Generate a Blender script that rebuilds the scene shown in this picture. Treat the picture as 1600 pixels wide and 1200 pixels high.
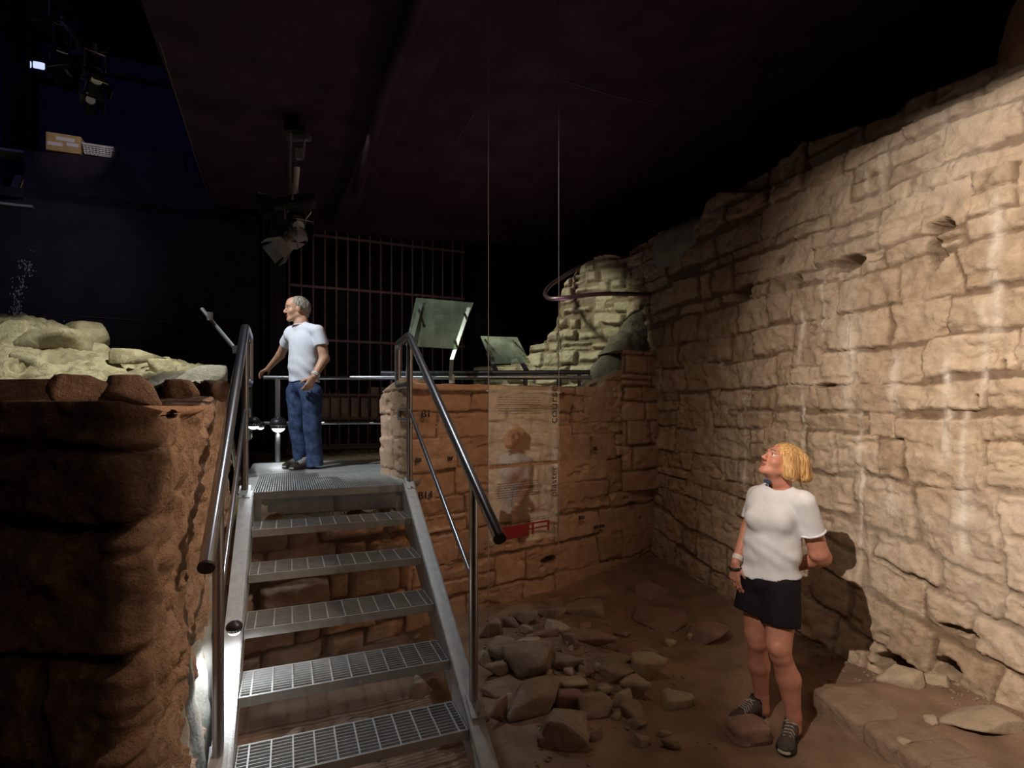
import bpy, math, random
import numpy as np
from mathutils import Vector, Matrix

# ------------------------------------------------------------------ clearing
for o in list(bpy.data.objects):
    bpy.data.objects.remove(o, do_unlink=True)
SC = bpy.context.scene
COL = SC.collection
F = 850.0; HZ = 640.0; CH = 1.78          # focal length in px, horizon row, eye height

# ------------------------------------------------------------------ camera
cam = bpy.data.objects.new('camera', bpy.data.cameras.new('camera'))
COL.objects.link(cam)
cam.location = (0, 0, CH)
cam.rotation_euler = (math.radians(90), 0, 0)
cam.data.sensor_fit = 'HORIZONTAL'; cam.data.sensor_width = 36
cam.data.lens = 36 * F / 1600
cam.data.shift_y = (HZ - 600) / 1600
cam.data.clip_start = .05; cam.data.clip_end = 100
SC.camera = cam

# ------------------------------------------------------------------ world / exposure
w = bpy.data.worlds.new('hall_dark'); SC.world = w; w.use_nodes = True
w.node_tree.nodes['Background'].inputs[0].default_value = (.10, .075, .16, 1)
w.node_tree.nodes['Background'].inputs[1].default_value = .02
vs = SC.view_settings
vs.view_transform = 'Standard'; vs.look = 'None'; vs.gamma = 1; vs.use_curve_mapping = False
vs.exposure = 0.0

def at(px, py, Y):
    return Vector(((px - 800) / F * Y, Y, CH - (py - HZ) / F * Y))

def spot(name, loc, target, power, color, size=60, blend=.5, radius=.05):
    l = bpy.data.lights.new(name, 'SPOT'); l.energy = power; l.color = color
    l.spot_size = math.radians(size); l.spot_blend = blend; l.shadow_soft_size = radius
    o = bpy.data.objects.new(name, l); COL.objects.link(o)
    o.location = loc
    o.rotation_euler = (Vector(target) - Vector(loc)).to_track_quat('-Z', 'Y').to_euler()
    return o

def area(name, loc, target, power, color, size=1.0):
    l = bpy.data.lights.new(name, 'AREA'); l.energy = power; l.color = color; l.size = size
    o = bpy.data.objects.new(name, l); COL.objects.link(o)
    o.location = loc
    o.rotation_euler = (Vector(target) - Vector(loc)).to_track_quat('-Z', 'Y').to_euler()
    return o

WARM = (1, .815, .65); ORANGE = (1, .52, .27); COOL = (.95, 1, .80); BLUE = (.16, .2, 1)
# theatre lights of the hall, with spots added to brighten dim parts
spot('wall_wash', (-.56, .56, 3.38), (3.1, 2.1, 1.9), 950, WARM, 80, 1.0, .012)
spot('wall_fill', (.2, 1.6, 4.4), (1.2, 4.6, .6), 62, (1, .72, .50), 72, .9, .05)
spot('tower_spot', (-1.9, 5.1, 4.5), (.66, 7.1, 2.62), 330, (1, .99, .72), 35, .35, .14)
spot('bank_spot', (-2.3, 4.4, 4.6), (-4.6, 5.6, 1.9), 470, (1, .98, .74), 48, .8, .05)
spot('man_spot', (-3.0, 3.2, 4.6), (-2.0, 5.2, 1.9), 430, (.93, .97, 1), 44, .7, .04)
spot('stair_spot', (-.9, 3.8, 4.6), (-1.3, 3.5, .9), 110, (.90, .95, 1), 56, .9, .06)
spot('panel_fill', (-1.3, 3.3, 4.6), (-.25, 5.8, 2.5), 110, (.88, 1, .82), 40, .8, .05)  # added cool spot that brightens the glass boards
spot('end_spot', (-2.7, 3.3, 4.6), (-1.0, 4.65, 1.6), 90, (.9, 1, .9), 20, .6, .05)
spot('gate_fill', (-1.6, 5.4, 4.6), (-2.0, 9.0, 2.6), 36, (.95, .8, .82), 70, .9, .1)  # added to bring the gate bars out of the dark
spot('box_spot', (-4.6, 6.2, 6.6), (-6.0, 7.5, 5.2), 36, (1, .86, .6), 24, .6, .05)
spot('lime_spot', (-4.6, 5.0, 4.7), (-6.2, 7.4, 3.6), 40, (.85, .85, 1), 60, 1, .1)
spot('masonry_spot', (.9, 1.7, 4.4), (-.35, 4.7, 1.45), 105, ORANGE, 40, .9, .06)
spot('pier_spot', (.9, 2.7, 3.4), (-1.5, 2.4, 1.3), 215, (1, .70, .50), 46, .8, .06)
spot('pier_front_fill', (1.6, -1.2, 3.6), (-1.4, 1.6, 1.5), 20, (1, .68, .48), 40, .8, .05)  # added dim spot so the pier front does not go black
spot('blue_wash', (-4.5, 4.0, 6.9), (-6.4, 8.8, 5.6), 50, (.34, .30, 1), 85, 1, .3)
spot('purple_wash', (.3, 6.3, 2.3), (-1.2, 6.0, 4.8), 30, (.80, .38, .66), 160, 1, .4)

# ------------------------------------------------------------------ noise
def _h(ix, iy, iz, seed):
    n = (ix * 374761393 + iy * 668265263 + iz * 2147483647 + seed * 1274126177) & 0xFFFFFFFF
    n = ((n ^ (n >> 13)) * 1274126177) & 0xFFFFFFFF
    n = (n ^ (n >> 16)) & 0xFFFFFFFF
    return n.astype(np.float64) / 4294967295.0
def vnoise(x, y, z=None, seed=0):
    x = np.asarray(x, float); y = np.asarray(y, float)
    z = np.zeros_like(x) if z is None else np.asarray(z, float)
    ix = np.floor(x).astype(np.int64); iy = np.floor(y).astype(np.int64); iz = np.floor(z).astype(np.int64)
    fx = x - ix; fy = y - iy; fz = z - iz
    fx = fx * fx * (3 - 2 * fx); fy = fy * fy * (3 - 2 * fy); fz = fz * fz * (3 - 2 * fz)
    r = 0
    for a in (0, 1):
        wa = fx if a else 1 - fx
        for b in (0, 1):
            wb = fy if b else 1 - fy
            for c in (0, 1):
                wc = fz if c else 1 - fz
                r = r + wa * wb * wc * _h(ix + a, iy + b, iz + c, seed)
    return r * 2 - 1
def fbm(x, y, z=None, seed=0, octv=4, gain=.5):
    r = 0; a = 1; f = 1; t = 0
    for i in range(octv):
        r = r + a * vnoise(np.asarray(x) * f + 7.3 * i, np.asarray(y) * f - 3.1 * i, None if z is None else np.asarray(z) * f + 1.7 * i, seed + i)
        t += a; a *= gain; f *= 2.03
    return r / t
def sstep(a, b, x):
    t = np.clip((x - a) / (b - a), 0, 1); return t * t * (3 - 2 * t)

# ------------------------------------------------------------------ materials
def nd(nt, t, **k):
    n = nt.nodes.new(t)
    for a, b in k.items(): setattr(n, a, b)
    return n
def mat(name, base=(.5, .5, .5), rough=.6, metal=0, var=.15, scale=8, bump=0, bscale=60, base2=None, spec=.5):
    m = bpy.data.materials.new(name); m.use_nodes = True
    nt = m.node_tree; b = nt.nodes['Principled BSDF']
    b.inputs['Roughness'].default_value = rough; b.inputs['Metallic'].default_value = metal
    b.inputs['Specular IOR Level'].default_value = spec
    tc = nd(nt, 'ShaderNodeTexCoord')
    n = nd(nt, 'ShaderNodeTexNoise'); n.inputs['Scale'].default_value = scale; n.inputs['Detail'].default_value = 6
    nt.links.new(tc.outputs['Object'], n.inputs['Vector'])
    r = nd(nt, 'ShaderNodeValToRGB')
    r.color_ramp.elements[0].position = .3; r.color_ramp.elements[1].position = .7
    c1 = tuple(max(0, c * (1 - var)) for c in base)
    c2 = base2 if base2 else tuple(min(1, c * (1 + var)) for c in base)
    r.color_ramp.elements[0].color = (*c1, 1); r.color_ramp.elements[1].color = (*c2, 1)
    nt.links.new(n.outputs['Fac'], r.inputs[0]); nt.links.new(r.outputs[0], b.inputs['Base Color'])
    if bump:
        n2 = nd(nt, 'ShaderNodeTexNoise'); n2.inputs['Scale'].default_value = bscale; n2.inputs['Detail'].default_value = 8
        nt.links.new(tc.outputs['Object'], n2.inputs['Vector'])
        bp = nd(nt, 'ShaderNodeBump'); bp.inputs['Strength'].default_value = bump; bp.inputs['Distance'].default_value = .01
        nt.links.new(n2.outputs['Fac'], bp.inputs['Height']); nt.links.new(bp.outputs[0], b.inputs['Normal'])
    return m
def stone_mat(name, light, dark, mortar, stain=(.84, .79, .71), bump=.5):
    """stone whose blocks vary in tone (attribute), with mortar in the joints dark enough to draw shadow lines, mottling and white lime runs"""
    m = bpy.data.materials.new(name); m.use_nodes = True
    nt = m.node_tree; b = nt.nodes['Principled BSDF']; L = nt.links
    b.inputs['Roughness'].default_value = .92; b.inputs['Specular IOR Level'].default_value = .2
    tc = nd(nt, 'ShaderNodeTexCoord')
    def attr(n):
        a = nd(nt, 'ShaderNodeAttribute'); a.attribute_name = n; return a.outputs['Fac']
    def noise(s, d=8, ro=.6):
        n = nd(nt, 'ShaderNodeTexNoise'); n.inputs['Scale'].default_value = s; n.inputs['Detail'].default_value = d
        n.inputs['Roughness'].default_value = ro
        L.new(tc.outputs['Object'], n.inputs['Vector']); return n.outputs['Fac']
    def math_(op, a, b_, clamp=False):
        n = nd(nt, 'ShaderNodeMath', operation=op, use_clamp=clamp)
        for i, v in enumerate((a, b_)):
            if isinstance(v, (int, float)): n.inputs[i].default_value = v
            else: L.new(v, n.inputs[i])
        return n.outputs[0]
    def mix(f, c1, c2):
        n = nd(nt, 'ShaderNodeMix', data_type='RGBA')
        for i, v in ((0, f), (6, c1), (7, c2)):
            if isinstance(v, (int, float)): n.inputs[i].default_value = v
            elif isinstance(v, tuple): n.inputs[i].default_value = (*v, 1)
            else: L.new(v, n.inputs[i])
        return n.outputs[2]
    big = noise(2.3, 5); mid = noise(11, 8, .65); fine = noise(70, 8, .7)
    f = math_('ADD', math_('MULTIPLY', attr('tone'), .55), math_('MULTIPLY', math_('SUBTRACT', mid, .34), 1.9), True)
    c = mix(f, dark, light)
    patch = nd(nt, 'ShaderNodeMapRange'); patch.inputs[1].default_value = .55; patch.inputs[2].default_value = .68
    L.new(big, patch.inputs[0])
    c = mix(math_('MULTIPLY', patch.outputs[0], .6), c, tuple(x * y for x, y in zip(light, (.82, .78, .80))))
    sp = nd(nt, 'ShaderNodeMapRange'); sp.inputs[1].default_value = .58; sp.inputs[2].default_value = .70
    L.new(fine, sp.inputs[0])
    c = mix(math_('MULTIPLY', sp.outputs[0], .35), c, tuple(x * .5 for x in dark))
    c = mix(math_('MULTIPLY', attr('joint'), .85), c, mortar)  # mortar tone, darkened to draw shadow lines between the stones
    c = mix(math_('MULTIPLY', attr('stain'), math_('ADD', math_('MULTIPLY', mid, 1.5), .15), True), c, stain)
    L.new(c, b.inputs['Base Color'])
    h = math_('ADD', math_('MULTIPLY', mid, 1.2), math_('MULTIPLY', fine, .55))
    bp = nd(nt, 'ShaderNodeBump'); bp.inputs['Strength'].default_value = bump; bp.inputs['Distance'].default_value = .045
    L.new(h, bp.inputs['Height']); L.new(bp.outputs[0], b.inputs['Normal'])
    return m
def glass_mat(name, tint=(.93, .98, .95), milk=0.0, rough=.02, ior=1.5):
    m = bpy.data.materials.new(name); m.use_nodes = True
    nt = m.node_tree; L = nt.links; nt.nodes.remove(nt.nodes['Principled BSDF'])
    out = nt.nodes['Material Output']
    tr = nd(nt, 'ShaderNodeBsdfTransparent'); tr.inputs[0].default_value = (*tint, 1)
    df = nd(nt, 'ShaderNodeBsdfDiffuse'); df.inputs[0].default_value = (.55, .62, .52, 1)
    gl = nd(nt, 'ShaderNodeBsdfGlossy'); gl.inputs['Roughness'].default_value = rough
    tc = nd(nt, 'ShaderNodeTexCoord'); n = nd(nt, 'ShaderNodeTexNoise'); n.inputs['Scale'].default_value = 6
    L.new(tc.outputs['Object'], n.inputs[0])
    mm = nd(nt, 'ShaderNodeMath', operation='MULTIPLY'); mm.inputs[1].default_value = milk * 2
    L.new(n.outputs['Fac'], mm.inputs[0])
    a = nd(nt, 'ShaderNodeMixShader'); L.new(mm.outputs[0], a.inputs[0]); L.new(tr.outputs[0], a.inputs[1]); L.new(df.outputs[0], a.inputs[2])
    fr = nd(nt, 'ShaderNodeFresnel'); ge = nd(nt, 'ShaderNodeNewGeometry'); mr = nd(nt, 'ShaderNodeMapRange')
    mr.inputs[3].default_value = ior; mr.inputs[4].default_value = 1 / ior          # thin sheet: same reflectance from both sides
    L.new(ge.outputs['Backfacing'], mr.inputs[0]); L.new(mr.outputs[0], fr.inputs[0])
    b = nd(nt, 'ShaderNodeMixShader'); L.new(fr.outputs[0], b.inputs[0]); L.new(a.outputs[0], b.inputs[1]); L.new(gl.outputs[0], b.inputs[2])
    L.new(b.outputs[0], out.inputs[0])
    return m
def glow_mat(name, col, s):
    m = bpy.data.materials.new(name); m.use_nodes = True
    b = m.node_tree.nodes['Principled BSDF']
    b.inputs['Emission Color'].default_value = (*col, 1); b.inputs['Emission Strength'].default_value = s
    return m
M = dict(
    wall=stone_mat('limestone_wall', (.72, .59, .45), (.36, .265, .18), (.20, .14, .09)),
    pink=stone_mat('ashlar_sandstone', (.60, .42, .30), (.38, .24, .16), (.14, .085, .055), bump=.35),
    tower=stone_mat('pale_rubble_masonry', (.64, .58, .44), (.42, .36, .26), (.26, .21, .15)),
    pier=stone_mat('rough_brown_stone', (.46, .30, .22), (.15, .09, .065), (.10, .06, .04), bump=.9),
    side=stone_mat('plaster_streaked_stone', (.58, .38, .26), (.30, .18, .115), (.16, .095, .06), bump=.5),
    bank=stone_mat('pale_boulder', (.66, .61, .46), (.33, .28, .19), (.2, .16, .10), bump=.8),
    rock=stone_mat('brown_rubble', (.42, .33, .26), (.22, .16, .12), (.15, .10, .07), bump=.5),
    redrock=stone_mat('reddish_rubble', (.42, .27, .22), (.25, .15, .12), (.15, .10, .07), bump=.4),
    palerock=stone_mat('pale_rubble', (.60, .50, .38), (.38, .30, .22), (.2, .14, .1), bump=.5),
    dirt=mat('packed_earth', (.27, .185, .13), .95, var=.25, scale=5, bump=.5, bscale=45, spec=.1),
    terrace=mat('leaf_littered_earth', (.24, .19, .10), .95, var=.4, scale=14, bump=.8, bscale=40, spec=.1),
    concrete=mat('grey_concrete', (.30, .31, .29), .85, var=.15, bump=.3),
    galv=mat('galvanised_steel', (.46, .48, .48), .45, .40, var=.12, scale=22, bump=.08, bscale=90),
    tube=mat('brushed_steel_tube', (.42, .43, .46), .28, .9, var=.06, scale=12, bump=.03, bscale=120),
    darktube=mat('dark_steel_tube', (.10, .10, .12), .35, .8, var=.1),
    bronze=mat('bronze_tube', (.20, .13, .16), .35, .8, var=.1),
    rust=mat('rusty_iron', (.22, .14, .12), .75, .3, var=.3, scale=18, bump=.3),
    plank=mat('old_plank', (.30, .22, .14), .8, var=.3, scale=6, bump=.3),
    black=mat('matt_black_paint', (.020, .016, .024), .75, var=.35, scale=3, bump=.4, bscale=30, spec=.25),
    ceil=mat('dark_purple_ceiling', (.050, .030, .046), .85, var=.35, scale=2.5, bump=.6, bscale=14, spec=.2),
    navy=mat('navy_painted_wall', (.035, .035, .07), .8, var=.2, scale=2),
    blackmetal=mat('black_lamp_housing', (.03, .03, .035), .4, .3, var=.2),
    silver=mat('bright_metal', (.62, .64, .62), .35, .8, var=.1),
    white=mat('white_plastic', (.75, .76, .74), .5, var=.03),
    card=mat('tan_cardboard', (.55, .38, .16), .8, var=.12, scale=14),
    teeblue=mat('white_knit_cotton', (.72, .75, .82), .85, var=.03, scale=30, bump=.12, bscale=300, spec=.2),
    shorts=mat('black_cotton', (.012, .009, .016), .8, var=.2, spec=.2, bump=.1, bscale=200),
    jeans=mat('blue_denim', (.035, .06, .14), .8, var=.35, scale=22, bump=.2, bscale=250, spec=.2, base2=(.075, .12, .24)),
    skin=mat('reddish_skin', (.58, .265, .19), .5, var=.10, scale=26, bump=.08, bscale=150),  # reddish skin tone
    skin2=mat('tanned_skin', (.56, .31, .20), .5, var=.12, scale=26, bump=.08, bscale=150),
    lip=mat('lip_skin', (.45, .14, .12), .45),
    eye=mat('eye_white', (.7, .68, .64), .2), iris=mat('eye_iris', (.05, .045, .04), .2),
    shoe=mat('grey_brown_mesh_fabric', (.085, .07, .06), .8, var=.25, scale=40, bump=.3, bscale=300),
    shoeblack=mat('black_rubber', (.012, .012, .014), .6), lace=mat('pale_grey_lace', (.50, .50, .47), .7),
    toe=mat('pale_toe_rubber', (.62, .60, .50), .6),
    strap=mat('pale_strap', (.78, .72, .66), .5), band=mat('dark_band', (.02, .018, .02), .5),
    glass=glass_mat('clear_glass', (.90, .92, .90), ior=2.15), milk=glass_mat('greenish_glass', (.70, .80, .68), .30),
    ink=mat('grey_print', (.05, .045, .04), .8, var=.05), inkred=mat('red_print', (.35, .02, .02), .7, var=.05),
    ink2=mat('faded_brown_print', (.10, .07, .055), .8, var=.05),
    wire=mat('steel_wire', (.55, .55, .58), .35, .9, var=.05),
    led=glow_mat('lamp_lens', (1, 1, .97), 5), pilot=glow_mat('pilot_lamp', (.6, .68, 1), 1.1),
)
def hair_mat(name, c1, c2, sc):
    m = bpy.data.materials.new(name); m.use_nodes = True
    nt = m.node_tree; b = nt.nodes['Principled BSDF']; b.inputs['Roughness'].default_value = .45
    tc = nd(nt, 'ShaderNodeTexCoord'); mp = nd(nt, 'ShaderNodeMapping'); mp.inputs['Scale'].default_value = sc
    n = nd(nt, 'ShaderNodeTexNoise'); n.inputs['Scale'].default_value = 10; n.inputs['Detail'].default_value = 5
    r = nd(nt, 'ShaderNodeValToRGB'); r.color_ramp.elements[0].position = .35; r.color_ramp.elements[1].position = .65
    r.color_ramp.elements[0].color = (*c1, 1); r.color_ramp.elements[1].color = (*c2, 1)
    L = nt.links; L.new(tc.outputs['Object'], mp.inputs[0]); L.new(mp.outputs[0], n.inputs['Vector'])
    L.new(n.outputs['Fac'], r.inputs[0]); L.new(r.outputs[0], b.inputs['Base Color'])
    bp = nd(nt, 'ShaderNodeBump'); bp.inputs['Strength'].default_value = .7; bp.inputs['Distance'].default_value = .01
    L.new(n.outputs['Fac'], bp.inputs['Height']); L.new(bp.outputs[0], b.inputs['Normal'])
    return m
M['blond'] = hair_mat('blond_hair', (.42, .20, .06), (.85, .58, .27), (14, 14, 1.6))
M['grey'] = hair_mat('grey_hair', (.16, .12, .08), (.42, .40, .33), (12, 12, 3))

# ------------------------------------------------------------------ object helpers
def link(o, parent=None):
    COL.objects.link(o)
    if parent is not None:
        o.parent = parent
        o.matrix_parent_inverse = Matrix.Translation(-Vector(parent.location))
    return o
def npmesh(name, V, Fc, m, parent=None, smooth=True, attrs=None):
    V = np.asarray(V, np.float32); me = bpy.data.meshes.new(name)
    if isinstance(Fc, np.ndarray):
        k = Fc.shape[1]; Fc = Fc.astype(np.int32)
        me.vertices.add(len(V)); me.vertices.foreach_set('co', V.ravel())
        me.loops.add(Fc.size); me.loops.foreach_set('vertex_index', Fc.ravel())
        me.polygons.add(len(Fc)); me.polygons.foreach_set('loop_start', np.arange(0, Fc.size, k, dtype=np.int32))
        me.polygons.foreach_set('loop_total', np.full(len(Fc), k, np.int32))
        me.update(calc_edges=True); me.validate()
    else:
        me.from_pydata([tuple(map(float, v)) for v in V], [], Fc); me.update()
    if smooth: me.polygons.foreach_set('use_smooth', np.ones(len(me.polygons), bool))
    for a, v in (attrs or {}).items():
        at_ = me.attributes.new(a, 'FLOAT', 'POINT'); at_.data.foreach_set('value', np.asarray(v, np.float32).ravel())
    me.materials.append(m)
    return link(bpy.data.objects.new(name, me), parent)
def empty(name, loc, label, cat, group=None):
    o = bpy.data.objects.new(name, None); o.location = loc; o.empty_display_size = .1; COL.objects.link(o)
    return tag(o, label, cat, group)
def tag(o, label, cat, group=None, kind=None):
    o['label'] = label; o['category'] = cat
    if group: o['group'] = group
    if kind: o['kind'] = kind
    return o
def struct(o, label=None):
    o['kind'] = 'structure'
    if label: o['label'] = label
    return o
class MB:
    def __init__(s): s.v = []; s.f = []
    def add(s, V, Fc):
        n = len(s.v); s.v += [tuple(p) for p in V]; s.f += [tuple(i + n for i in q) for q in Fc]; return s
    def hexa(s, p):                       # 8 corners: bottom ring 0-3, top ring 4-7
        return s.add(p, [(3, 2, 1, 0), (4, 5, 6, 7), (0, 1, 5, 4), (1, 2, 6, 5), (2, 3, 7, 6), (3, 0, 4, 7)])
    def box(s, o, ax, ay, az):            # corner + three edge vectors
        o = Vector(o); ax = Vector(ax); ay = Vector(ay); az = Vector(az)
        return s.hexa([o, o + ax, o + ax + ay, o + ay, o + az, o + ax + az, o + ax + ay + az, o + ay + az])
    def cbox(s, c, x, y, z, R=None):
        R = R or Matrix.Identity(3); X = R @ Vector((x, 0, 0)); Y = R @ Vector((0, y, 0)); Z = R @ Vector((0, 0, z))
        return s.box(Vector(c) - (X + Y + Z) / 2, X, Y, Z)
    def tube(s, pts, r, n=10, cap=True):
        pts = [Vector(p) for p in pts]; rs = r if isinstance(r, (list, tuple)) else [r] * len(pts)
        T = []
        for i in range(len(pts)):
            a = pts[max(i - 1, 0)]; b = pts[min(i + 1, len(pts) - 1)]; T.append((b - a).normalized())
        u = T[0].orthogonal().normalized(); base = len(s.v); V = []; Q = []
        for i, p in enumerate(pts):
            u = (u - T[i] * u.dot(T[i])).normalized(); w_ = T[i].cross(u)
            for k in range(n):
                a = 2 * math.pi * k / n; V.append(p + (u * math.cos(a) + w_ * math.sin(a)) * rs[i])
        for i in range(len(pts) - 1):
            for k in range(n):
                a = i * n + k; b = i * n + (k + 1) % n; Q.append((a, b, b + n, a + n))
        if cap: Q.append(tuple(range(n - 1, -1, -1))); Q.append(tuple((len(pts) - 1) * n + k for k in range(n)))
        return s.add(V, Q)
    def sphere(s, c, r, n=12, sc=(1, 1, 1)):
        V = []; Q = []
        for i in range(n + 1):
            t = math.pi * i / n
            for k in range(2 * n):
                a = math.pi * k / n
                V.append(Vector(c) + Vector((r * sc[0] * math.sin(t) * math.cos(a), r * sc[1] * math.sin(t) * math.sin(a), r * sc[2] * math.cos(t))))
        for i in range(n):
            for k in range(2 * n):
                Q.append((i * 2 * n + k, (i + 1) * 2 * n + k, (i + 1) * 2 * n + (k + 1) % (2 * n), i * 2 * n + (k + 1) % (2 * n)))
        return s.add(V, Q)
    def prism(s, poly, d):                # polygon (3D points) pushed along d
        n = len(poly); P = [Vector(p) for p in poly]; d = Vector(d)
        return s.add(P + [p + d for p in P], [tuple(range(n - 1, -1, -1)), tuple(range(n, 2 * n))] + [(i, (i + 1) % n, (i + 1) % n + n, i + n) for i in range(n)])
    def build(s, name, m, parent=None, smooth=False, bevel=0):
        me = bpy.data.meshes.new(name); me.from_pydata([tuple(v) for v in s.v], [], s.f); me.update()
        if smooth:
            me.polygons.foreach_set('use_smooth', [True] * len(me.polygons))
        me.materials.append(m)
        o = link(bpy.data.objects.new(name, me), parent)
        if smooth:
            me.set_sharp_from_angle(angle=math.radians(40))
        if bevel:
            b = o.modifiers.new('bevel', 'BEVEL'); b.width = bevel; b.segments = 2; b.limit_method = 'ANGLE'
        return o
def fillet(pts, r, seg=6):
    pts = [Vector(p) for p in pts]; out = [pts[0]]
    for i in range(1, len(pts) - 1):
        a, b, c = pts[i - 1], pts[i], pts[i + 1]
        d1 = (a - b); d2 = (c - b); q = min(r, d1.length * .48, d2.length * .48)
        p1 = b + d1.normalized() * q; p2 = b + d2.normalized() * q
        for k in range(seg + 1):
            t = k / seg; out.append(p1 * (1 - t) ** 2 + b * 2 * t * (1 - t) + p2 * t * t)
    out.append(pts[-1]); return out
def text_mesh(name, txt, size, mtx, m, parent=None, extrude=.0008, align='LEFT'):
    cu = bpy.data.curves.new(name, 'FONT'); cu.body = txt; cu.size = size; cu.extrude = extrude; cu.align_x = align
    o = bpy.data.objects.new(name, cu); COL.objects.link(o)
    bpy.context.view_layer.update()
    me = bpy.data.meshes.new_from_object(o.evaluated_get(bpy.context.evaluated_depsgraph_get()))
    bpy.data.objects.remove(o, do_unlink=True)
    me.name = name; me.transform(mtx); me.materials.clear(); me.materials.append(m)
    return link(bpy.data.objects.new(name, me), parent)

# ------------------------------------------------------------------ masonry
def masonry(name, path, zb, top, m, rows, wmean, seed=1, thick=.4, ds=.012, joint=.012, edge=.03, depth=.045,
            rough=.012, warp=.03, jit=.02, roundr=.03, setback=None, holes=(), stain=None, slant=None, side=1,
            gapvar=1.0, lump=.03, parent=None, capn=14, tilt=.012, bulge=None, spine=None, wfine=.010, soft=None, csm=.16, splitp=.16, jmap=None):
    """wall of irregular coursed blocks along a plan path; outward = side * left-hand normal of path"""
    rng = np.random.RandomState(seed)
    P = np.array(path, float); seg = np.hypot(*(P[1:] - P[:-1]).T); S = np.r_[0, np.cumsum(seg)]; Ltot = S[-1]
    ns = int(Ltot / ds) + 1; s = np.linspace(0, Ltot, ns)
    X = np.interp(s, S, P[:, 0]); Y = np.interp(s, S, P[:, 1])
    tx = np.gradient(X, s); ty = np.gradient(Y, s)
    if len(P) > 2:
        k = int(csm / ds) | 1; ker = np.ones(k) / k
        tx = np.convolve(np.pad(tx, k // 2, mode='edge'), ker, 'valid'); ty = np.convolve(np.pad(ty, k // 2, mode='edge'), ker, 'valid')
    l = np.hypot(tx, ty); nx = -ty / l * side; ny = tx / l * side
    topz = np.array([top(v) for v in s]) if callable(top) else np.full(ns, top)
    zmax = topz.max(); nz = int((zmax - zb) / ds) + 1
    v = np.linspace(0, 1, nz)
    SS = np.repeat(s[:, None], nz, 1); ZZ = zb + (topz[:, None] - zb) * v[None, :]
    Z0 = ZZ.copy()
    dz_sl = slant(SS, ZZ) if slant else 0
    zz = ZZ + warp * fbm(SS * 1.7, ZZ * 1.7, seed=seed + 3, octv=3) + wfine * fbm(SS * 22, ZZ * 22, seed=seed + 4, octv=3) - dz_sl
    ss = SS + warp * fbm(SS * 2.1, ZZ * 2.1, seed=seed + 5, octv=3) + wfine * fbm(SS * 22, ZZ * 22, seed=seed + 8, octv=3)
    if not callable(rows):
        zr = [zb - .05]
        while zr[-1] < zmax + .5: zr.append(zr[-1] + rows * rng.uniform(.65, 1.35))
        zr = np.array(zr)
    else: zr = np.array(rows())
    D = np.full(SS.shape, -1e3); tone = np.zeros(SS.shape); amp = np.zeros(SS.shape)
    jw = np.maximum(joint * (1 + gapvar * 1.6 * fbm(SS * 3, ZZ * 3, seed=seed + 6, octv=3)), .0005)
    if jmap: jw = jw + jmap(SS, ZZ)
    ri = np.clip(np.searchsorted(zr, zz) - 1, 0, len(zr) - 2)
    for r in range(len(zr) - 1):
        msk = ri == r
        if not msk.any(): continue
        h = zr[r + 1] - zr[r]
        wj = [-.3 - rng.uniform(0, .3)]
        while wj[-1] < Ltot + .5: wj.append(wj[-1] + max(h * .55, wmean * rng.uniform(.45, 1.75)))
        wj = np.array(wj)
        si = np.clip(np.searchsorted(wj, ss[msk]) - 1, 0, len(wj) - 2)
        nst = len(wj)
        z0 = zr[r] + rng.uniform(-jit, jit, nst)[si] * .5; z1 = zr[r + 1] + rng.uniform(-jit, jit, nst)[si] * .5
        skew = rng.uniform(-.12, .12, nst + 1)
        zc = (z0 + z1) / 2; a0 = wj[si] + skew[si] * (zz[msk] - zc); a1 = wj[si + 1] + skew[si + 1] * (zz[msk] - zc)
        hx = (a1 - a0) / 2; hz = (z1 - z0) / 2; cx = (a0 + a1) / 2
        split = rng.uniform(0, 1, nst)[si] < splitp          # some stones are two thin ones
        zloc = zz[msk]
        up = zloc > zc
        hz2 = np.where(split, hz / 2, hz); zc2 = np.where(split, np.where(up, zc + hz / 2, zc - hz / 2), zc)
        qx = np.abs(ss[msk] - cx) - hx + roundr; qz = np.abs(zloc - zc2) - hz2 + roundr
        dist = np.hypot(np.maximum(qx, 0), np.maximum(qz, 0)) + np.minimum(np.maximum(qx, qz), 0) - roundr
        D[msk] = -dist
        off = rng.uniform(-1, 1, nst)[si]; t1 = rng.uniform(-1, 1, nst)[si]; t2 = rng.uniform(-1, 1, nst)[si]
        amp[msk] = off * lump + tilt * (t1 * (ss[msk] - cx) / np.maximum(hx, .05) + t2 * (zloc - zc2) / np.maximum(hz2, .05))
        tone[msk] = (rng.uniform(0, 1, nst)[si] + np.where(split & up, .3, 0)) % 1.0
    prof = sstep(jw * .3, jw + edge, D)
    sf = soft(SS, ZZ) if soft else 0
    prof = prof + (1 - prof) * sf; amp = amp * (1 - .6 * sf)
    d = prof * (depth + amp) + rough * fbm(SS * 9, ZZ * 9, seed=seed + 11, octv=5, gain=.6) + .02 * fbm(SS * 1.3, ZZ * 1.3, seed=seed + 12, octv=2)
    ch = fbm(SS * 5, ZZ * 11, seed=seed + 13, octv=3); d -= .02 * sstep(.25, .5, ch) * prof
    jt = (1 - sstep(jw * .5, jw + edge * .35, D)) * (1 - .7 * sf)
    for (hs, hz_, rs, rz, dp) in holes:
        q = np.hypot((SS - hs) / rs, (ZZ - hz_) / rz) + .35 * fbm(SS * 12, ZZ * 12, seed=seed + 20, octv=3)
        k = 1 - sstep(.75, 1.05, q); d -= k * dp; jt = np.maximum(jt, k)
    if setback is not None: d -= setback(SS, ZZ)
    if bulge is not None: d += bulge(SS, ZZ)
    st = stain(SS, ZZ) if stain else np.zeros(SS.shape)
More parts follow.
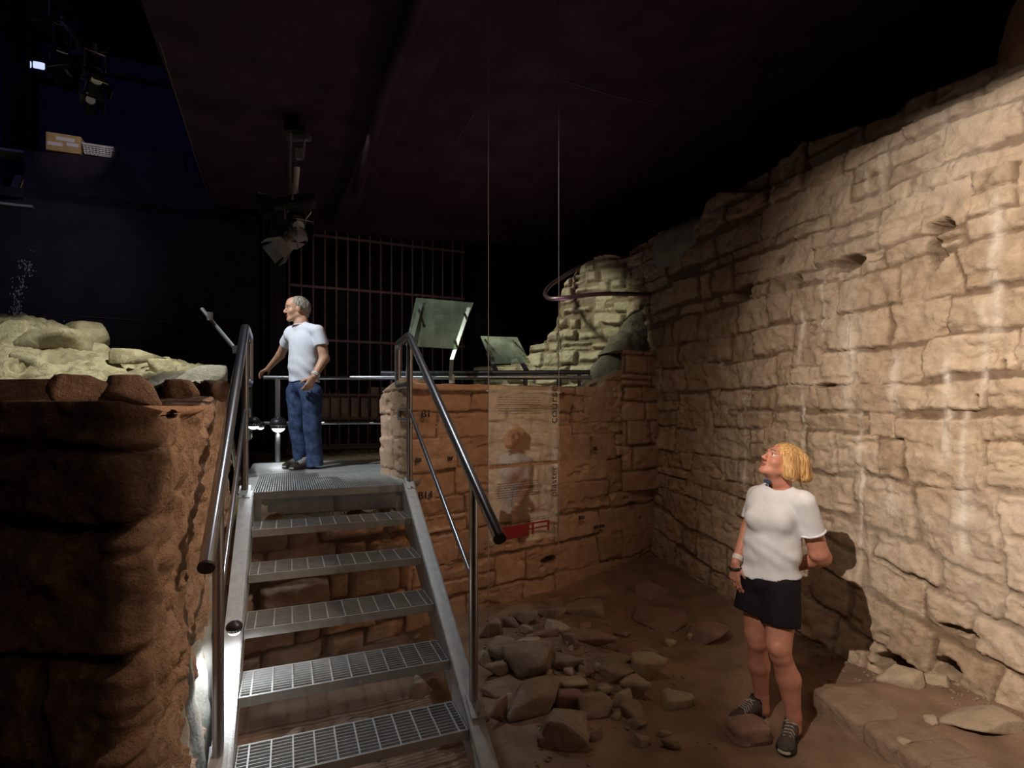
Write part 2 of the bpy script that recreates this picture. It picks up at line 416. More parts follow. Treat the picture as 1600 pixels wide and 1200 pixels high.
    PX = X[:, None] + nx[:, None] * d; PY = Y[:, None] + ny[:, None] * d; PZ = Z0 + .006 * fbm(SS * 15, ZZ * 15, seed=seed + 30, octv=2)
    # top: go inwards, rough
    cp = np.linspace(0, 1, capn + 1)[1:] ** 1.3
    CX = []; CZ = []
    dl = d[:, -1:]
    off = dl - cp[None, :] * (thick + dl)
    S2 = np.repeat(s[:, None], capn, 1)
    zc = topz[:, None] + .03 * fbm(S2 * 7, off * 7 + 50, seed=seed + 31, octv=4) * np.minimum(1, cp * 4)[None, :] - .02 * cp[None, :]
    CX = X[:, None] + nx[:, None] * off; CY = Y[:, None] + ny[:, None] * off
    if spine:
        Q_ = np.array(spine, float); sx_ = np.interp(s, S, Q_[:, 0]); sy_ = np.interp(s, S, Q_[:, 1])
        e_x = X + nx * dl[:, 0]; e_y = Y + ny * dl[:, 0]
        CX = e_x[:, None] + cp[None, :] * (sx_ - e_x)[:, None]; CY = e_y[:, None] + cp[None, :] * (sy_ - e_y)[:, None]
    PX = np.c_[PX, CX]; PY = np.c_[PY, CY]; PZ = np.c_[PZ, zc]
    # back face down
    PX = np.c_[PX, PX[:, -1]]; PY = np.c_[PY, PY[:, -1]]; PZ = np.c_[PZ, np.full(ns, zb)]
    pad = lambda A, val: np.c_[A, np.repeat(A[:, -1:], capn + 1, 1) * 0 + val]
    tone = np.c_[tone, np.repeat(tone[:, -1:], capn + 1, 1)]; jt = pad(jt, .2); st = pad(st, 0)
    n2 = PX.shape[1]
    V = np.stack([PX, PY, PZ], -1).reshape(-1, 3)
    i = np.arange(ns - 1)[:, None] * n2 + np.arange(n2 - 1)[None, :]
    Q = np.stack([i, i + n2, i + n2 + 1, i + 1], -1).reshape(-1, 4)
    if side < 0: Q = Q
    else: Q = Q[:, ::-1]
    o = npmesh(name, V, Q, m, parent, attrs=dict(tone=tone, joint=jt, stain=st))
    # end caps
    me = o.data
    return o
def endcap(name, path_end, n_out, zb, zt, thick, m, parent): pass

# plane helpers for reading positions off the photo
def on_plane(px, py, P0, nrm):
    d = Vector(((px - 800) / F, 1, -(py - HZ) / F)); n = Vector((nrm[0], nrm[1], 0)); o = Vector((0, 0, CH))
    t = (Vector((P0[0], P0[1], 0)) - o).dot(n) / d.dot(n)
    return o + d * t

# ------------------------------------------------------------------ implicit surfaces (bodies, clothes, boulders)
class SDF:
    def __init__(s, lo, hi, h):
        s.h = h; s.lo = np.array(lo, float); n = np.ceil((np.array(hi) - s.lo) / h).astype(int) + 1
        s.ax = [s.lo[k] + h * np.arange(n[k]) for k in range(3)]; s.D = np.full(n, .06, np.float32)
    def _sub(s, lo, hi):
        sl = []
        for k in range(3):
            a = int(max(0, np.floor((lo[k] - s.lo[k]) / s.h))); b = int(min(len(s.ax[k]), np.ceil((hi[k] - s.lo[k]) / s.h) + 1)); sl.append(slice(a, max(b, a)))
        g = np.meshgrid(*[s.ax[k][sl[k]] for k in range(3)], indexing='ij')
        return tuple(sl), g
    def _op(s, sl, d, k, sub):
        D = s.D[sl].astype(float)
        if sub:
            q = np.maximum(k - np.abs(D + d), 0) / max(k, 1e-6); r = np.maximum(D, -d) + q * q * k / 4
        else:
            q = np.maximum(k - np.abs(D - d), 0) / max(k, 1e-6); r = np.minimum(D, d) - q * q * k / 4
        s.D[sl] = r
    def cone(s, a, b, r1, r2, k=.01, sub=False, flat=None):
        a = np.array(a, float); b = np.array(b, float); m = max(r1, r2) + k + 3 * s.h
        sl, (x, y, z) = s._sub(np.minimum(a, b) - m, np.maximum(a, b) + m)
        if x.size == 0: return s
        ba = b - a; L = (ba ** 2).sum()
        t = np.clip(((x - a[0]) * ba[0] + (y - a[1]) * ba[1] + (z - a[2]) * ba[2]) / max(L, 1e-9), 0, 1)
        d = np.sqrt((x - a[0] - t * ba[0]) ** 2 + (y - a[1] - t * ba[1]) ** 2 + (z - a[2] - t * ba[2]) ** 2) - (r1 + (r2 - r1) * t)
        if flat:
            u = ba / math.sqrt(L)
            d2 = (x - b[0]) * u[0] + (y - b[1]) * u[1] + (z - b[2]) * u[2]
            d = np.maximum(d, d2)
        s._op(sl, d, k, sub); return s
    def ell(s, c, r, R=None, k=.01, sub=False):
        c = np.array(c, float); r = np.array(r, float); m = r.max() + k + 3 * s.h
        sl, (x, y, z) = s._sub(c - m, c + m)
        if x.size == 0: return s
        x = x - c[0]; y = y - c[1]; z = z - c[2]
        if R is not None:
            R = np.array(R); x, y, z = (R[0][0] * x + R[1][0] * y + R[2][0] * z, R[0][1] * x + R[1][1] * y + R[2][1] * z, R[0][2] * x + R[1][2] * y + R[2][2] * z)
        k0 = np.sqrt((x / r[0]) ** 2 + (y / r[1]) ** 2 + (z / r[2]) ** 2); k1 = np.sqrt((x / r[0] ** 2) ** 2 + (y / r[1] ** 2) ** 2 + (z / r[2] ** 2) ** 2)
        d = np.where(k1 > 1e-6, k0 * (k0 - 1) / np.maximum(k1, 1e-6), -r.min())
        s._op(sl, d, k, sub); return s
    def cut(s, p, n, k=.004):          # remove the half space beyond p along n
        n = np.array(n, float); n /= np.linalg.norm(n)
        x, y, z = np.meshgrid(*s.ax, indexing='ij', sparse=True)
        d = (x - p[0]) * n[0] + (y - p[1]) * n[1] + (z - p[2]) * n[2]
        s.D = np.maximum(s.D, d).astype(np.float32); return s
    def noise(s, fn):
        m = np.abs(s.D) < .05
        I = np.nonzero(m); s.D[m] += fn(s.ax[0][I[0]], s.ax[1][I[1]], s.ax[2][I[2]]).astype(np.float32); return s
    def mesh(s):
        D = s.D; D[0] = D[-1] = .05; D[:, 0] = D[:, -1] = .05; D[:, :, 0] = D[:, :, -1] = .05
        B = D < 0; nx, ny, nz = D.shape
        c = np.zeros((nx - 1, ny - 1, nz - 1), np.uint8)
        for a in (0, 1):
            for b in (0, 1):
                for e in (0, 1): c += B[a:nx - 1 + a, b:ny - 1 + b, e:nz - 1 + e]
        act = (c > 0) & (c < 8); I = np.array(np.nonzero(act)).T; idx = np.full(act.shape, -1, np.int64); idx[act] = np.arange(len(I))
        acc = np.zeros((len(I), 3)); cnt = np.zeros(len(I))
        off = [(a, b, e) for a in (0, 1) for b in (0, 1) for e in (0, 1)]
        val = {o: D[I[:, 0] + o[0], I[:, 1] + o[1], I[:, 2] + o[2]].astype(float) for o in off}
        for o in off:
            for k in range(3):
                if o[k] == 0:
                    p = list(o); p[k] = 1; p = tuple(p); v0 = val[o]; v1 = val[p]; m = (v0 < 0) != (v1 < 0)
                    t = v0[m] / (v0[m] - v1[m]); q = np.zeros((m.sum(), 3)) + np.array(o); q[:, k] += t; acc[m] += q; cnt[m] += 1
        V = s.lo + (I + acc / cnt[:, None]) * s.h
        Q = []
        for k in range(3):
            sl0 = [slice(1, n - 1) for n in D.shape]; sl1 = list(sl0); sl0[k] = slice(0, D.shape[k] - 1); sl1[k] = slice(1, D.shape[k])
            b0 = B[tuple(sl0)]; b1 = B[tuple(sl1)]; e = np.array(np.nonzero(b0 != b1)).T
            if not len(e): continue
            ins = b0[b0 != b1]; e = e + 1; e[:, k] -= 1
            u, w_ = (k + 1) % 3, (k + 2) % 3
            def cell(du, dw):
                q = e.copy(); q[:, u] -= du; q[:, w_] -= dw; return idx[q[:, 0], q[:, 1], q[:, 2]]
            quad = np.stack([cell(1, 1), cell(0, 1), cell(0, 0), cell(1, 0)], 1)
            quad[~ins] = quad[~ins][:, ::-1]; Q.append(quad)
        return V, np.concatenate(Q)
    def build(s, name, m, parent=None, relax=1):
        V, Q = s.mesh()
        for _ in range(relax):
            N = np.zeros_like(V); C = np.zeros(len(V))
            for a in range(4):
                for b in ((a + 1) % 4, (a + 3) % 4):
                    np.add.at(N, Q[:, a], V[Q[:, b]]); np.add.at(C, Q[:, a], 1)
            V = V * .5 + .5 * N / np.maximum(C, 1)[:, None]
        return npmesh(name, V, Q, m, parent)
def rot_to(f, up=(0, 0, 1)):              # columns: side, forward, up
    f = Vector(f).normalized(); s_ = f.cross(Vector(up)).normalized(); u = s_.cross(f)
    return np.array([[s_.x, f.x, u.x], [s_.y, f.y, u.y], [s_.z, f.z, u.z]])

# ------------------------------------------------------------------ loose stones
_ico = {}
def ico(sub):
    if sub not in _ico:
        bm_ = __import__('bmesh').new(); __import__('bmesh').ops.create_icosphere(bm_, subdivisions=sub, radius=1)
        bm_.verts.ensure_lookup_table()
        _ico[sub] = (np.array([v.co[:] for v in bm_.verts]), np.array([[v.index for v in f.verts] for f in bm_.faces])); bm_.free()
    return _ico[sub]
def stone(name, c, size, m, seed, rotz=0, tiltx=0, flat=1.0, sub=4, rough=.03, planes=9, roundn=14, parent=None):
    """angular boulder: random cut planes blended softly, then roughened; c = centre, size = full extents"""
    r = np.random.RandomState(seed); V, Fc = ico(sub)
    N = r.normal(size=(planes, 3)); N /= np.linalg.norm(N, axis=1)[:, None]
    N = np.r_[N, [[0, 0, 1], [0, 0, -1]]]; dd = np.r_[r.uniform(.62, 1.0, planes), [.72 * flat, .7]]
    q = np.maximum(V @ N.T, 1e-3) / dd[None, :]
    rad = (q ** roundn).sum(1) ** (-1 / roundn)
    P = V * rad[:, None]
    P = P * (1 + rough * 2.0 * fbm(P[:, 0] * 2.5 + seed, P[:, 1] * 2.5, P[:, 2] * 2.5, seed=seed % 97, octv=5, gain=.6))[:, None]
    P /= (P.max(0) - P.min(0)) / 2; P -= (P.max(0) + P.min(0)) / 2
    P = P * np.array(size) / 2
    R = np.array(Matrix.Rotation(rotz, 3, 'Z') @ Matrix.Rotation(tiltx, 3, 'X'))
    P = P @ R.T
    o = npmesh(name, P, Fc, m, None, attrs=dict(tone=np.full(len(P), r.uniform(.2, .9)), joint=np.zeros(len(P)), stain=np.zeros(len(P))))
    if parent is not None:
        me = o.data; me.transform(Matrix.Translation(Vector(c))); bpy.data.objects.remove(o); o = link(bpy.data.objects.new(name, me), parent)
    else: o.location = c
    return o

# ================================================================== SETTING
YAW = math.radians(22.4)
A = Vector((-math.sin(YAW), math.cos(YAW), 0)); T = Vector((math.cos(YAW), math.sin(YAW), 0))
O0 = Vector((-1.743, 3.675, 0)); ZP = 1.221; RISE = .189; GO = .323
def S(u, v, z):                      # stair frame: u to the right, v down the flight, z up
    return O0 + T * u - A * v + Vector((0, 0, z))

# ---- floor
def ground(x, y):
    x = np.asarray(x, float); y = np.asarray(y, float)
    z = .016 * fbm(x * 1.6, y * 1.6, seed=5, octv=4) + .006 * fbm(x * 9, y * 9, seed=6, octv=4)
    z = z + .17 * np.exp(-(((x - .22) / .55) ** 2 + ((y - 4.0) / .75) ** 2))
    z = z + .13 * sstep(1.0, 2.4, x * .25 + (y - 3.9) * .9) * sstep(4.2, 5.6, y)
    edge = 1.80 + (3.35 - y) * .12
    z = z + .10 * sstep(0, .03, x - edge - .05) * sstep(0, .10, 3.42 - y) + .05 * sstep(.1, .9, x - edge) * sstep(0, .2, 3.6 - y)
    return z
xs = np.arange(-3.2, 3.9, .03); ys = np.arange(-1.2, 7.4, .03)
GX, GY = np.meshgrid(xs, ys, indexing='ij'); GZ = ground(GX, GY)
i = np.arange(len(xs) - 1)[:, None] * len(ys) + np.arange(len(ys) - 1)[None, :]
fl = npmesh('floor', np.stack([GX, GY, GZ], -1).reshape(-1, 3), np.stack([i, i + len(ys), i + len(ys) + 1, i + 1], -1).reshape(-1, 4), M['dirt'])
struct(fl)
def gz(x, y): return float(ground(np.array([x]), np.array([y]))[0])
def on_ground(px, py):
    d = Vector(((px - 800) / F, 1, -(py - HZ) / F)); Y = CH * F / (py - HZ)
    for _ in range(12):
        Y = (CH - gz(d.x * Y, Y)) / -d.z
    return Vector((d.x * Y, Y, CH + d.z * Y))

# ---- right wall
WF = Vector((1.45, 6.7, 0)); WN = Vector((4.425, -1.8, 0)); WT = (WN - WF).normalized(); WNRM = (-.944, -.330)
def wsz(px, py):
    p = on_plane(px, py, (WF.x, WF.y), WNRM); return (p - WF).dot(WT), p.z
sil = [wsz(*p) for p in [(1000, 385), (1020, 372), (1040, 362), (1098, 345), (1102, 312), (1150, 282), (1225, 240), (1242, 222), (1312, 195), (1380, 170), (1412, 150), (1480, 118), (1560, 78), (1600, 62), (1700, 0), (1900, -140)]] + [(6.5, 3.95), (9.5, 3.95)]
lit = [wsz(*p) for p in [(1000, 340), (1090, 300), (1180, 300), (1240, 275), (1320, 235), (1400, 205), (1600, 115), (1900, -20)]] + [(6.5, 3.7), (9.5, 3.7)]
sx = [a for a, b in sil]; sz = [b for a, b in sil]; lx = [a for a, b in lit]; lz = [b for a, b in lit]
rngw = random.Random(7)
steps = np.cumsum([rngw.uniform(.25, .6) for _ in range(30)])
stepo = [rngw.uniform(-.035, .035) for _ in range(31)]
def wtop(s): return float(np.interp(s, sx, sz)) + stepo[int(np.searchsorted(steps, s))]
def wset(SS, ZZ):
    b = np.interp(SS, lx, lz); return .13 * sstep(-.01, .02, ZZ - b + .012 * fbm(SS * 4, ZZ, seed=9, octv=3))
runs = [(1165, 600, 760, .012), (1255, 480, 700, .016), (1252, 900, 1000, .01), (1400, 560, 640, .03), (1485, 560, 720, .03), (1512, 640, 760, .018),
        (1345, 640, 860, .014), (1395, 760, 800, .03), (1475, 160, 210, .03), (1130, 560, 600, .02), (1330, 500, 640, .04), (1290, 430, 520, .012),
        (1560, 300, 520, .03), (1540, 480, 620, .02), (1505, 760, 860, .05), (1380, 250, 300, .03), (1355, 250, 300, .02), (1210, 250, 330, .02)]
def wstain(SS, ZZ):
    st = .30 * sstep(.0, .45, fbm(SS * 1.1, ZZ * 1.1, seed=41, octv=4) + .12) * sstep(2.2, 3.3, SS)
    for px, y0, y1, wd in runs:
        s0, za = wsz(px, y0); _, zb_ = wsz(px, y1)
        st = st + 1.1 * np.exp(-((SS - s0 + .01 * fbm(ZZ * 6, SS, seed=px)) / wd) ** 2) * sstep(zb_ - .1, zb_ + .1, ZZ) * (1 - sstep(za - .05, za + .1, ZZ)) * (.6 + .6 * fbm(SS * 30, ZZ * 4, seed=px + 1, octv=3))
    return np.clip(st, 0, 1)
def hole(px, py, wp, hp, dp):
    s0, z0 = wsz(px, py); s1, _ = wsz(px + wp / 2, py); s2, _ = wsz(px - wp / 2, py); _, z1 = wsz(px, py + hp / 2); _, z2 = wsz(px, py - hp / 2)
    return (s0, z0, abs(s1 - s2) / 2, abs(z2 - z1) / 2, dp)
holes = [hole(1470, 355, 42, 26, .25), hole(1463, 400, 26, 50, .16), hole(1325, 412, 44, 22, .22), hole(1163, 458, 36, 24, .2), hole(1222, 408, 14, 12, .12),
         hole(1247, 437, 14, 12, .1), hole(1290, 602, 30, 8, .08), hole(1532, 625, 10, 22, .08), hole(1405, 1040, 60, 40, .25), hole(1485, 1045, 44, 34, .22),
         hole(1530, 1105, 60, 30, .25), hole(1180, 870, 30, 10, .07), hole(1500, 985, 70, 12, .1), hole(1570, 575, 14, 30, .06)]
def wgap(SS, ZZ):       # the far upper part has lost its pointing: open dark joints between the stones
    k = sstep(2.3, 1.5, SS + .25 * (3.2 - ZZ)) * sstep(2.3, 2.8, ZZ)
    return .030 * k * (.6 + .9 * fbm(SS * 4, ZZ * 4, seed=77, octv=2)) + .010 * sstep(.15, .45, fbm(SS * 2.2, ZZ * 2.2, seed=78, octv=3))
def wrows():
    r = random.Random(3); z = [-.25, .06, .34, .66, .9]
    while z[-1] < 4.6: z.append(z[-1] + r.choice([.12, .16, .2, .24, .27]))
    return z
wall_r = masonry('wall_right', [(WF.x, WF.y), (WN.x, WN.y)], -.1, wtop, M['wall'], wrows, .33, seed=12, thick=.6, ds=.0115, joint=.006, edge=.009, splitp=.07, jmap=wgap,
        depth=.021, rough=.036, warp=.05, jit=.05, roundr=.02, lump=.020, tilt=.012, gapvar=2.2, side=-1, setback=wset, stain=wstain, holes=holes,
        slant=lambda s, z: -(s - 2.5) * .20 * (1 - sstep(.7, 1.4, z)))
struct(wall_r)

# ---- far rubble masonry beyond the corner
TP = [(-.55, 7.75), (.35, 7.45), (1.05, 7.15), (1.6, 6.55)]
tl = np.r_[0, np.cumsum([math.dist(TP[k], TP[k + 1]) for k in range(3)])]
def tower_top(s):
    x = np.interp(s, tl, [p[0] for p in TP]); y = np.interp(s, tl, [p[1] for p in TP]); px = 800 + F * x / y
    py = np.interp(px, [740, 798, 802, 826, 832, 850, 868, 872, 876, 884, 896, 902, 920, 945, 960, 1000, 1012, 1030, 1100], [574, 570, 562, 556, 540, 537, 512, 505, 470, 445, 432, 420, 408, 401, 400, 402, 385, 372, 350])
    return CH + (HZ - py) / F * y
tower = masonry('wall_far', TP, .9, tower_top, M['tower'], .17, .26, seed=31, thick=.5, ds=.013, joint=.022, edge=.018, depth=.06, rough=.03,
        warp=.04, jit=.05, roundr=.035, lump=.05, tilt=.025, side=-1)
struct(tower)

# ---- pink ashlar wall of the pit (its left end returns towards the back)
PP = [(-1.16, 4.83), (-.84, 4.38), (1.72, 6.30)]
pl = np.r_[0, np.cumsum([math.dist(PP[k], PP[k + 1]) for k in range(2)])]
def pink_top(s):
    x = np.interp(s, pl, [p[0] for p in PP]); y = np.interp(s, pl, [p[1] for p in PP]); px = 800 + F * x / y
    py = np.interp(px, [590, 602, 618, 640, 645, 750, 760, 880, 935, 940, 960, 985, 990, 1024], [640, 612, 598, 590, 600, 601, 602, 604, 604, 598, 585, 575, 560, 556])
    return CH + (HZ - py) / F * y
pink = masonry('wall_back', PP, spine=[(-.80, 5.1), (-.72, 4.85), (1.45, 6.6)], zb=-.1, top=pink_top, m=M['pink'], rows=lambda: [-.25, .18, .47, .74, 1.05, 1.28, 1.54, 1.75, 1.93, 2.1, 2.4, 2.7], wmean=.62, seed=25, thick=.42, ds=.012,
        joint=.004, edge=.010, depth=.018, rough=.013, warp=.022, jit=.03, roundr=.015, lump=.012, tilt=.008, side=-1, gapvar=1.6,
        holes=[(2.35, 1.72, .028, .10, .12), (2.62, 1.38, .022, .12, .12), (2.0, 1.05, .02, .12, .10), (1.72, .60, .05, .10, .14), (2.05, .32, .10, .04, .1)],
        setback=lambda SS, ZZ: -.05 * sstep(-.005, .01, ZZ - 1.93) * (SS < 2.2) * (SS > .5))
struct(pink)
# black painted block numbers on the ashlar
PD = Vector((.8, .6, 0)); PN = Vector((.6, -.8, 0))
for txt, px, py, sz_ in [('B1', 657, 652, .085), ('B14', 652, 780, .085), ('B5', 926, 704, .055), ('B6', 700, 675, .05), ('B7', 698, 720, .05), ('B8', 648, 722, .05), ('B31', 903, 812, .055), ('B30', 982, 789, .055), ('B25 B26', 927, 826, .045)]:
    p = on_plane(px, py, (-.84 + .045 * .6, 4.38 - .045 * .8), (PN.x, PN.y))
    mt = Matrix(((PD.x, 0, PN.x, p.x + PN.x * .012), (PD.y, 0, PN.y, p.y + PN.y * .012), (0, 1, 0, p.z), (0, 0, 0, 1)))
    text_mesh('painted_number', txt, sz_, mt, M['ink'], pink, extrude=.006)
# masonry stump in the corner and the mortar slope leaning on it
cs = masonry('wall_corner', [(1.17, 5.88), (1.50, 6.05), (1.75, 6.2)], .9, lambda s: 2.42, M['pink'], .21, .4, seed=8, thick=.4, ds=.014, joint=.01, edge=.02, depth=.03, warp=.02, side=-1)
struct(cs)
sd = SDF((.45, 5.4, 1.7), (1.9, 7.3, 3.0), .022)
sd.cone((.85, 6.15, 1.95), (1.25, 6.35, 2.35), .12, .20, .1).cone((1.25, 6.3, 2.3), (1.55, 6.55, 2.85), .22, .16, .1).cone((.65, 6.0, 1.93), (.95, 6.1, 2.0), .09, .10, .05)
sd.noise(lambda x, y, z: .06 * fbm(x * 7, y * 7, z * 7, seed=3, octv=5, gain=.65))
M['mortar'] = mat('old_mortar', (.17, .16, .13), .95, var=.35, scale=9, bump=.9, bscale=40, spec=.1)
mo = sd.build('trim_1', M['mortar']); struct(mo)

# ---- low wall under the stairs and platform
lw = masonry('wall_low', [(-2.35, 3.24), (-.86, 4.36)], -.1, lambda s: .98 + .05 * math.sin(s * 9) + .04 * math.sin(s * 23), M['pink'],
        lambda: [-.3, .12, .36, .58, .80, 1.02, 1.3], .34, seed=44, thick=.5, ds=.012, joint=.014, edge=.03, depth=.05, rough=.02, warp=.03, jit=.03, roundr=.04, lump=.04, side=-1)
struct(lw)
# ---- terrace behind the pit wall
kk = np.r_[np.linspace(.12, 6, 100)]; ll = np.linspace(-1.5, 5.2, 110)
LX, KK = np.meshgrid(ll, kk, indexing='ij'); TX = -.84 + LX * .8 - KK * .6; TY = 4.38 + LX * .6 + KK * .8
TZ = .93 + .13 * sstep(.3, 1.2, KK) + .05 * fbm(TX * 2, TY * 2, seed=2) + .02 * fbm(TX * 9, TY * 9, seed=3) + .06 * sstep(2, 4, KK)
i = np.arange(len(ll) - 1)[:, None] * len(kk) + np.arange(len(kk) - 1)[None, :]
tr = npmesh('floor_terrace', np.stack([TX, TY, TZ], -1).reshape(-1, 3), np.stack([i, i + len(kk), i + len(kk) + 1, i + 1], -1).reshape(-1, 4), M['terrace']); struct(tr)

# ---- left pier: rough front, plastered flank
PQ = [(-2.9, 1.62), (-1.07, 1.50), (-1.90, 3.52)]
pj = np.r_[0, np.cumsum([math.dist(PQ[k], PQ[k + 1]) for k in range(2)])]
def pier_top(s):
    if s < pj[1]: return 1.79 - .012 * math.sin(s * 3)
    k = s - pj[1]
    return float(np.interp(k, [0, .02, .06, .5, .55, 1.2, 1.6, 2.2], [1.785, 1.77, 1.745, 1.755, 1.78, 1.80, 1.84, 1.80])) + .012 * math.sin(k * 17)
def pier_flank(SS, ZZ):
    k = SS - pj[1]
    lo = sstep(0, .05, k) * (.62 + .38 * sstep(-.25, .2, fbm(SS * 2.5, ZZ * .8, seed=61, octv=4)))
    return np.clip(lo, 0, 1)
M['pier_front'] = stone_mat('rough_pier_stone', (.50, .33, .23), (.12, .075, .05), (.06, .04, .03), stain=(.64, .45, .31), bump=1.0)
pier = masonry('wall_left', PQ, -.1, pier_top, M['pier_front'], lambda: [-.3, .38, .80, 1.12, 1.475, 1.9], .9, seed=70, thick=.7, ds=.0105, joint=.016, edge=.022,
        depth=.05, rough=.045, warp=.03, jit=.02, roundr=.02, lump=.03, side=-1, gapvar=1.5, stain=pier_flank, capn=26, csm=.035,
        holes=[(pj[1] + .05, 1.66, .02, .13, .07)], soft=lambda SS, ZZ: .9 * sstep(0, .05, SS - pj[1]),
        spine=[(-2.9, 2.9), (-1.85, 2.5), (-2.7, 3.2)],
        bulge=lambda SS, ZZ: -.5 * 0 + .03 * fbm(SS * 1.2, ZZ * 5, seed=5, octv=4) * (SS < pj[1])
        + .035 * fbm((SS + .35 * ZZ) * 9, ZZ * 1.3, seed=15, octv=5) * (SS > pj[1]) - .03 * sstep(.15, .4, fbm((SS + .3 * ZZ) * 6, ZZ * 1.6, seed=16, octv=4)) * (SS > pj[1]))
struct(pier)
# grey cement skirt at the foot of the flank, beside the stairs
sk = SDF((-2.2, 1.2, -.1), (-.6, 3.9, 1.35), .02)
for k in np.linspace(.15, 1.9, 9):
    p = Vector((-1.07, 1.5, 0)) + (Vector((-1.9, 3.52, 0)) - Vector((-1.07, 1.5, 0))).normalized() * k
    sk.cone((p.x - .0, p.y, -.1), (p.x - .03, p.y, .55 + .22 * k), .14, .075, .08)
sk.noise(lambda x, y, z: .018 * fbm(x * 9, y * 9, z * 9, seed=8, octv=4))
struct(sk.build('trim_2', M['concrete']))

# ---- hall: ceiling slab, beam, back wall, raised void on the left
def S2(u, v, z): return S(u, -v, z)
mb = MB()
e0 = Vector((-2.9, 4.4, 4.8)); uL = (e0 - O0).dot(T)
ceilb = MB().prism([S(uL, 8, 4.8), S(uL + 9, 8, 4.8), S(uL + 9, -9, 4.8), S(uL, -9, 4.8)], (0, 0, .35)).build('ceiling', M['ceil']); struct(ceilb)
# downstand beam and pipe under the slab
b1 = at(640, 0, 4.0); 
def onc(px, py, z=4.8):
    Y = (z - CH) * F / (HZ - py); return Vector(((px - 800) / F * Y, Y, z))
bm1 = MB()
p0, p1 = onc(688, 0), onc(540, 320); dd = (p1 - p0).normalized(); sd_ = Vector((dd.y, -dd.x, 0)) * .28
bm1.prism([p0 - dd * 4 - sd_ * .5, p0 - dd * 4 + sd_ * .5, p1 + dd * 1.2 + sd_ * .5, p1 + dd * 1.2 - sd_ * .5], (0, 0, -.16))
struct(bm1.build('trim_3', M['ceil'], bevel=.01))
pp = MB().tube([onc(560, 300, 4.62), onc(600, 150, 4.62), onc(640, 20, 4.62) - dd * 2], .06, 12)
struct(pp.build('trim_4', M['ceil'], smooth=True))
# low cross beam and slab seams
q0, q1 = onc(330, 322), onc(760, 352)
struct(MB().prism([onc(330, 330), onc(800, 352), onc(800, 352) + A * .3, onc(330, 330) + A * .3], (0, 0, -.22)).build('trim_5', M['ceil']))
# upper void roof and far wall
vc = MB().prism([S(uL - 8, 6, 7.6), S(uL + .5, 6, 7.6), S(uL + .5, -10, 7.6), S(uL - 8, -10, 7.6)], (0, 0, .2)); struct(vc.build('ceiling_upper', M['black']))
BW = Vector((-3.0, 8.5, 0))
def on_back(px, py, off=0):
    p = BW + A * off; return on_plane(px, py, (p.x, p.y), (-A.x, -A.y))
# back wall, left part: stepped parapet
prof = [(-400, 330), (0, 312), (36, 312), (37, 234), (180, 248), (182, 228), (286, 240), (290, 268), (316, 270), (330, 322), (400, 345), (420, 345)]
poly = [on_back(px, py) for px, py in prof]; zb0 = .8
poly = [Vector((poly[0].x, poly[0].y, zb0))] + poly + [Vector((poly[-1].x, poly[-1].y, zb0))]
struct(MB().prism(poly[::-1], A * .25).build('wall_back_black', M['black']))
# jamb between wall and gate
a0 = on_back(404, 640); a1 = on_back(446, 640)
struct(MB().prism([Vector((a0.x, a0.y, .8)), Vector((a1.x, a1.y, .8)), Vector((a1.x, a1.y, 4.8)), Vector((a0.x, a0.y, 4.8))], A * .5).build('trim_6', M['black']))
for px in (412, 424):
    p = on_back(px, 640) - A * .03
    struct(MB().tube([Vector((p.x, p.y, 1)), Vector((p.x, p.y, 4.75))], .018, 8).build('trim_7' if px == 412 else 'trim_8', M['ceil'], smooth=True))
# wall right of the gate and deep wall behind it
c0 = on_back(742, 640); c1 = c0 + T * 6
struct(MB().prism([Vector((c0.x, c0.y, .8)), Vector((c1.x, c1.y, .8)), Vector((c1.x, c1.y, 4.8)), Vector((c0.x, c0.y, 4.8))], A * .25).build('wall_back_right', M['black']))
d0 = on_back(380, 640) + A * 1.6; d1 = d0 + T * 5
struct(MB().prism([Vector((d0.x, d0.y, .8)), Vector((d1.x, d1.y, .8)), Vector((d1.x, d1.y, 4.8)), Vector((d0.x, d0.y, 4.8))], A * .2).build('wall_recess', M['black']))
# far navy wall over the parapet, with a painted ledge
n0 = on_back(-500, 640) + A * 1.8; n1 = on_back(420, 640) + A * 1.8
struct(MB().prism([Vector((n0.x, n0.y, 3)), Vector((n1.x, n1.y, 3)), Vector((n1.x, n1.y, 7.6)), Vector((n0.x, n0.y, 7.6))], A * .2).build('wall_upper', M['navy']))
l0 = on_back(158, 112, 1.76); l1 = on_back(275, 138, 1.76)
l1.z = l0.z
struct(MB().box(l0, (l1 - l0), A * -.10, (0, 0, -.05)).build('trim_9', M['ceil']))
k0 = on_back(26, 640, .9); k0.z = 4.6
struct(MB().cbox(k0 + Vector((0, 0, 1.5)), .12, .3, 3.0).build('trim_10', M['black']))
# floor slab of the raised corridor behind the parapet
g0 = on_back(-500, 640); g1 = on_back(430, 640)
struct(MB().prism([Vector((g0.x, g0.y, 4.55)), Vector((g1.x, g1.y, 4.55)), Vector((g1.x, g1.y, 4.55)) + A * 1.8, Vector((g0.x, g0.y, 4.55)) + A * 1.8], (0, 0, .12)).build('floor_gallery', M['black']))

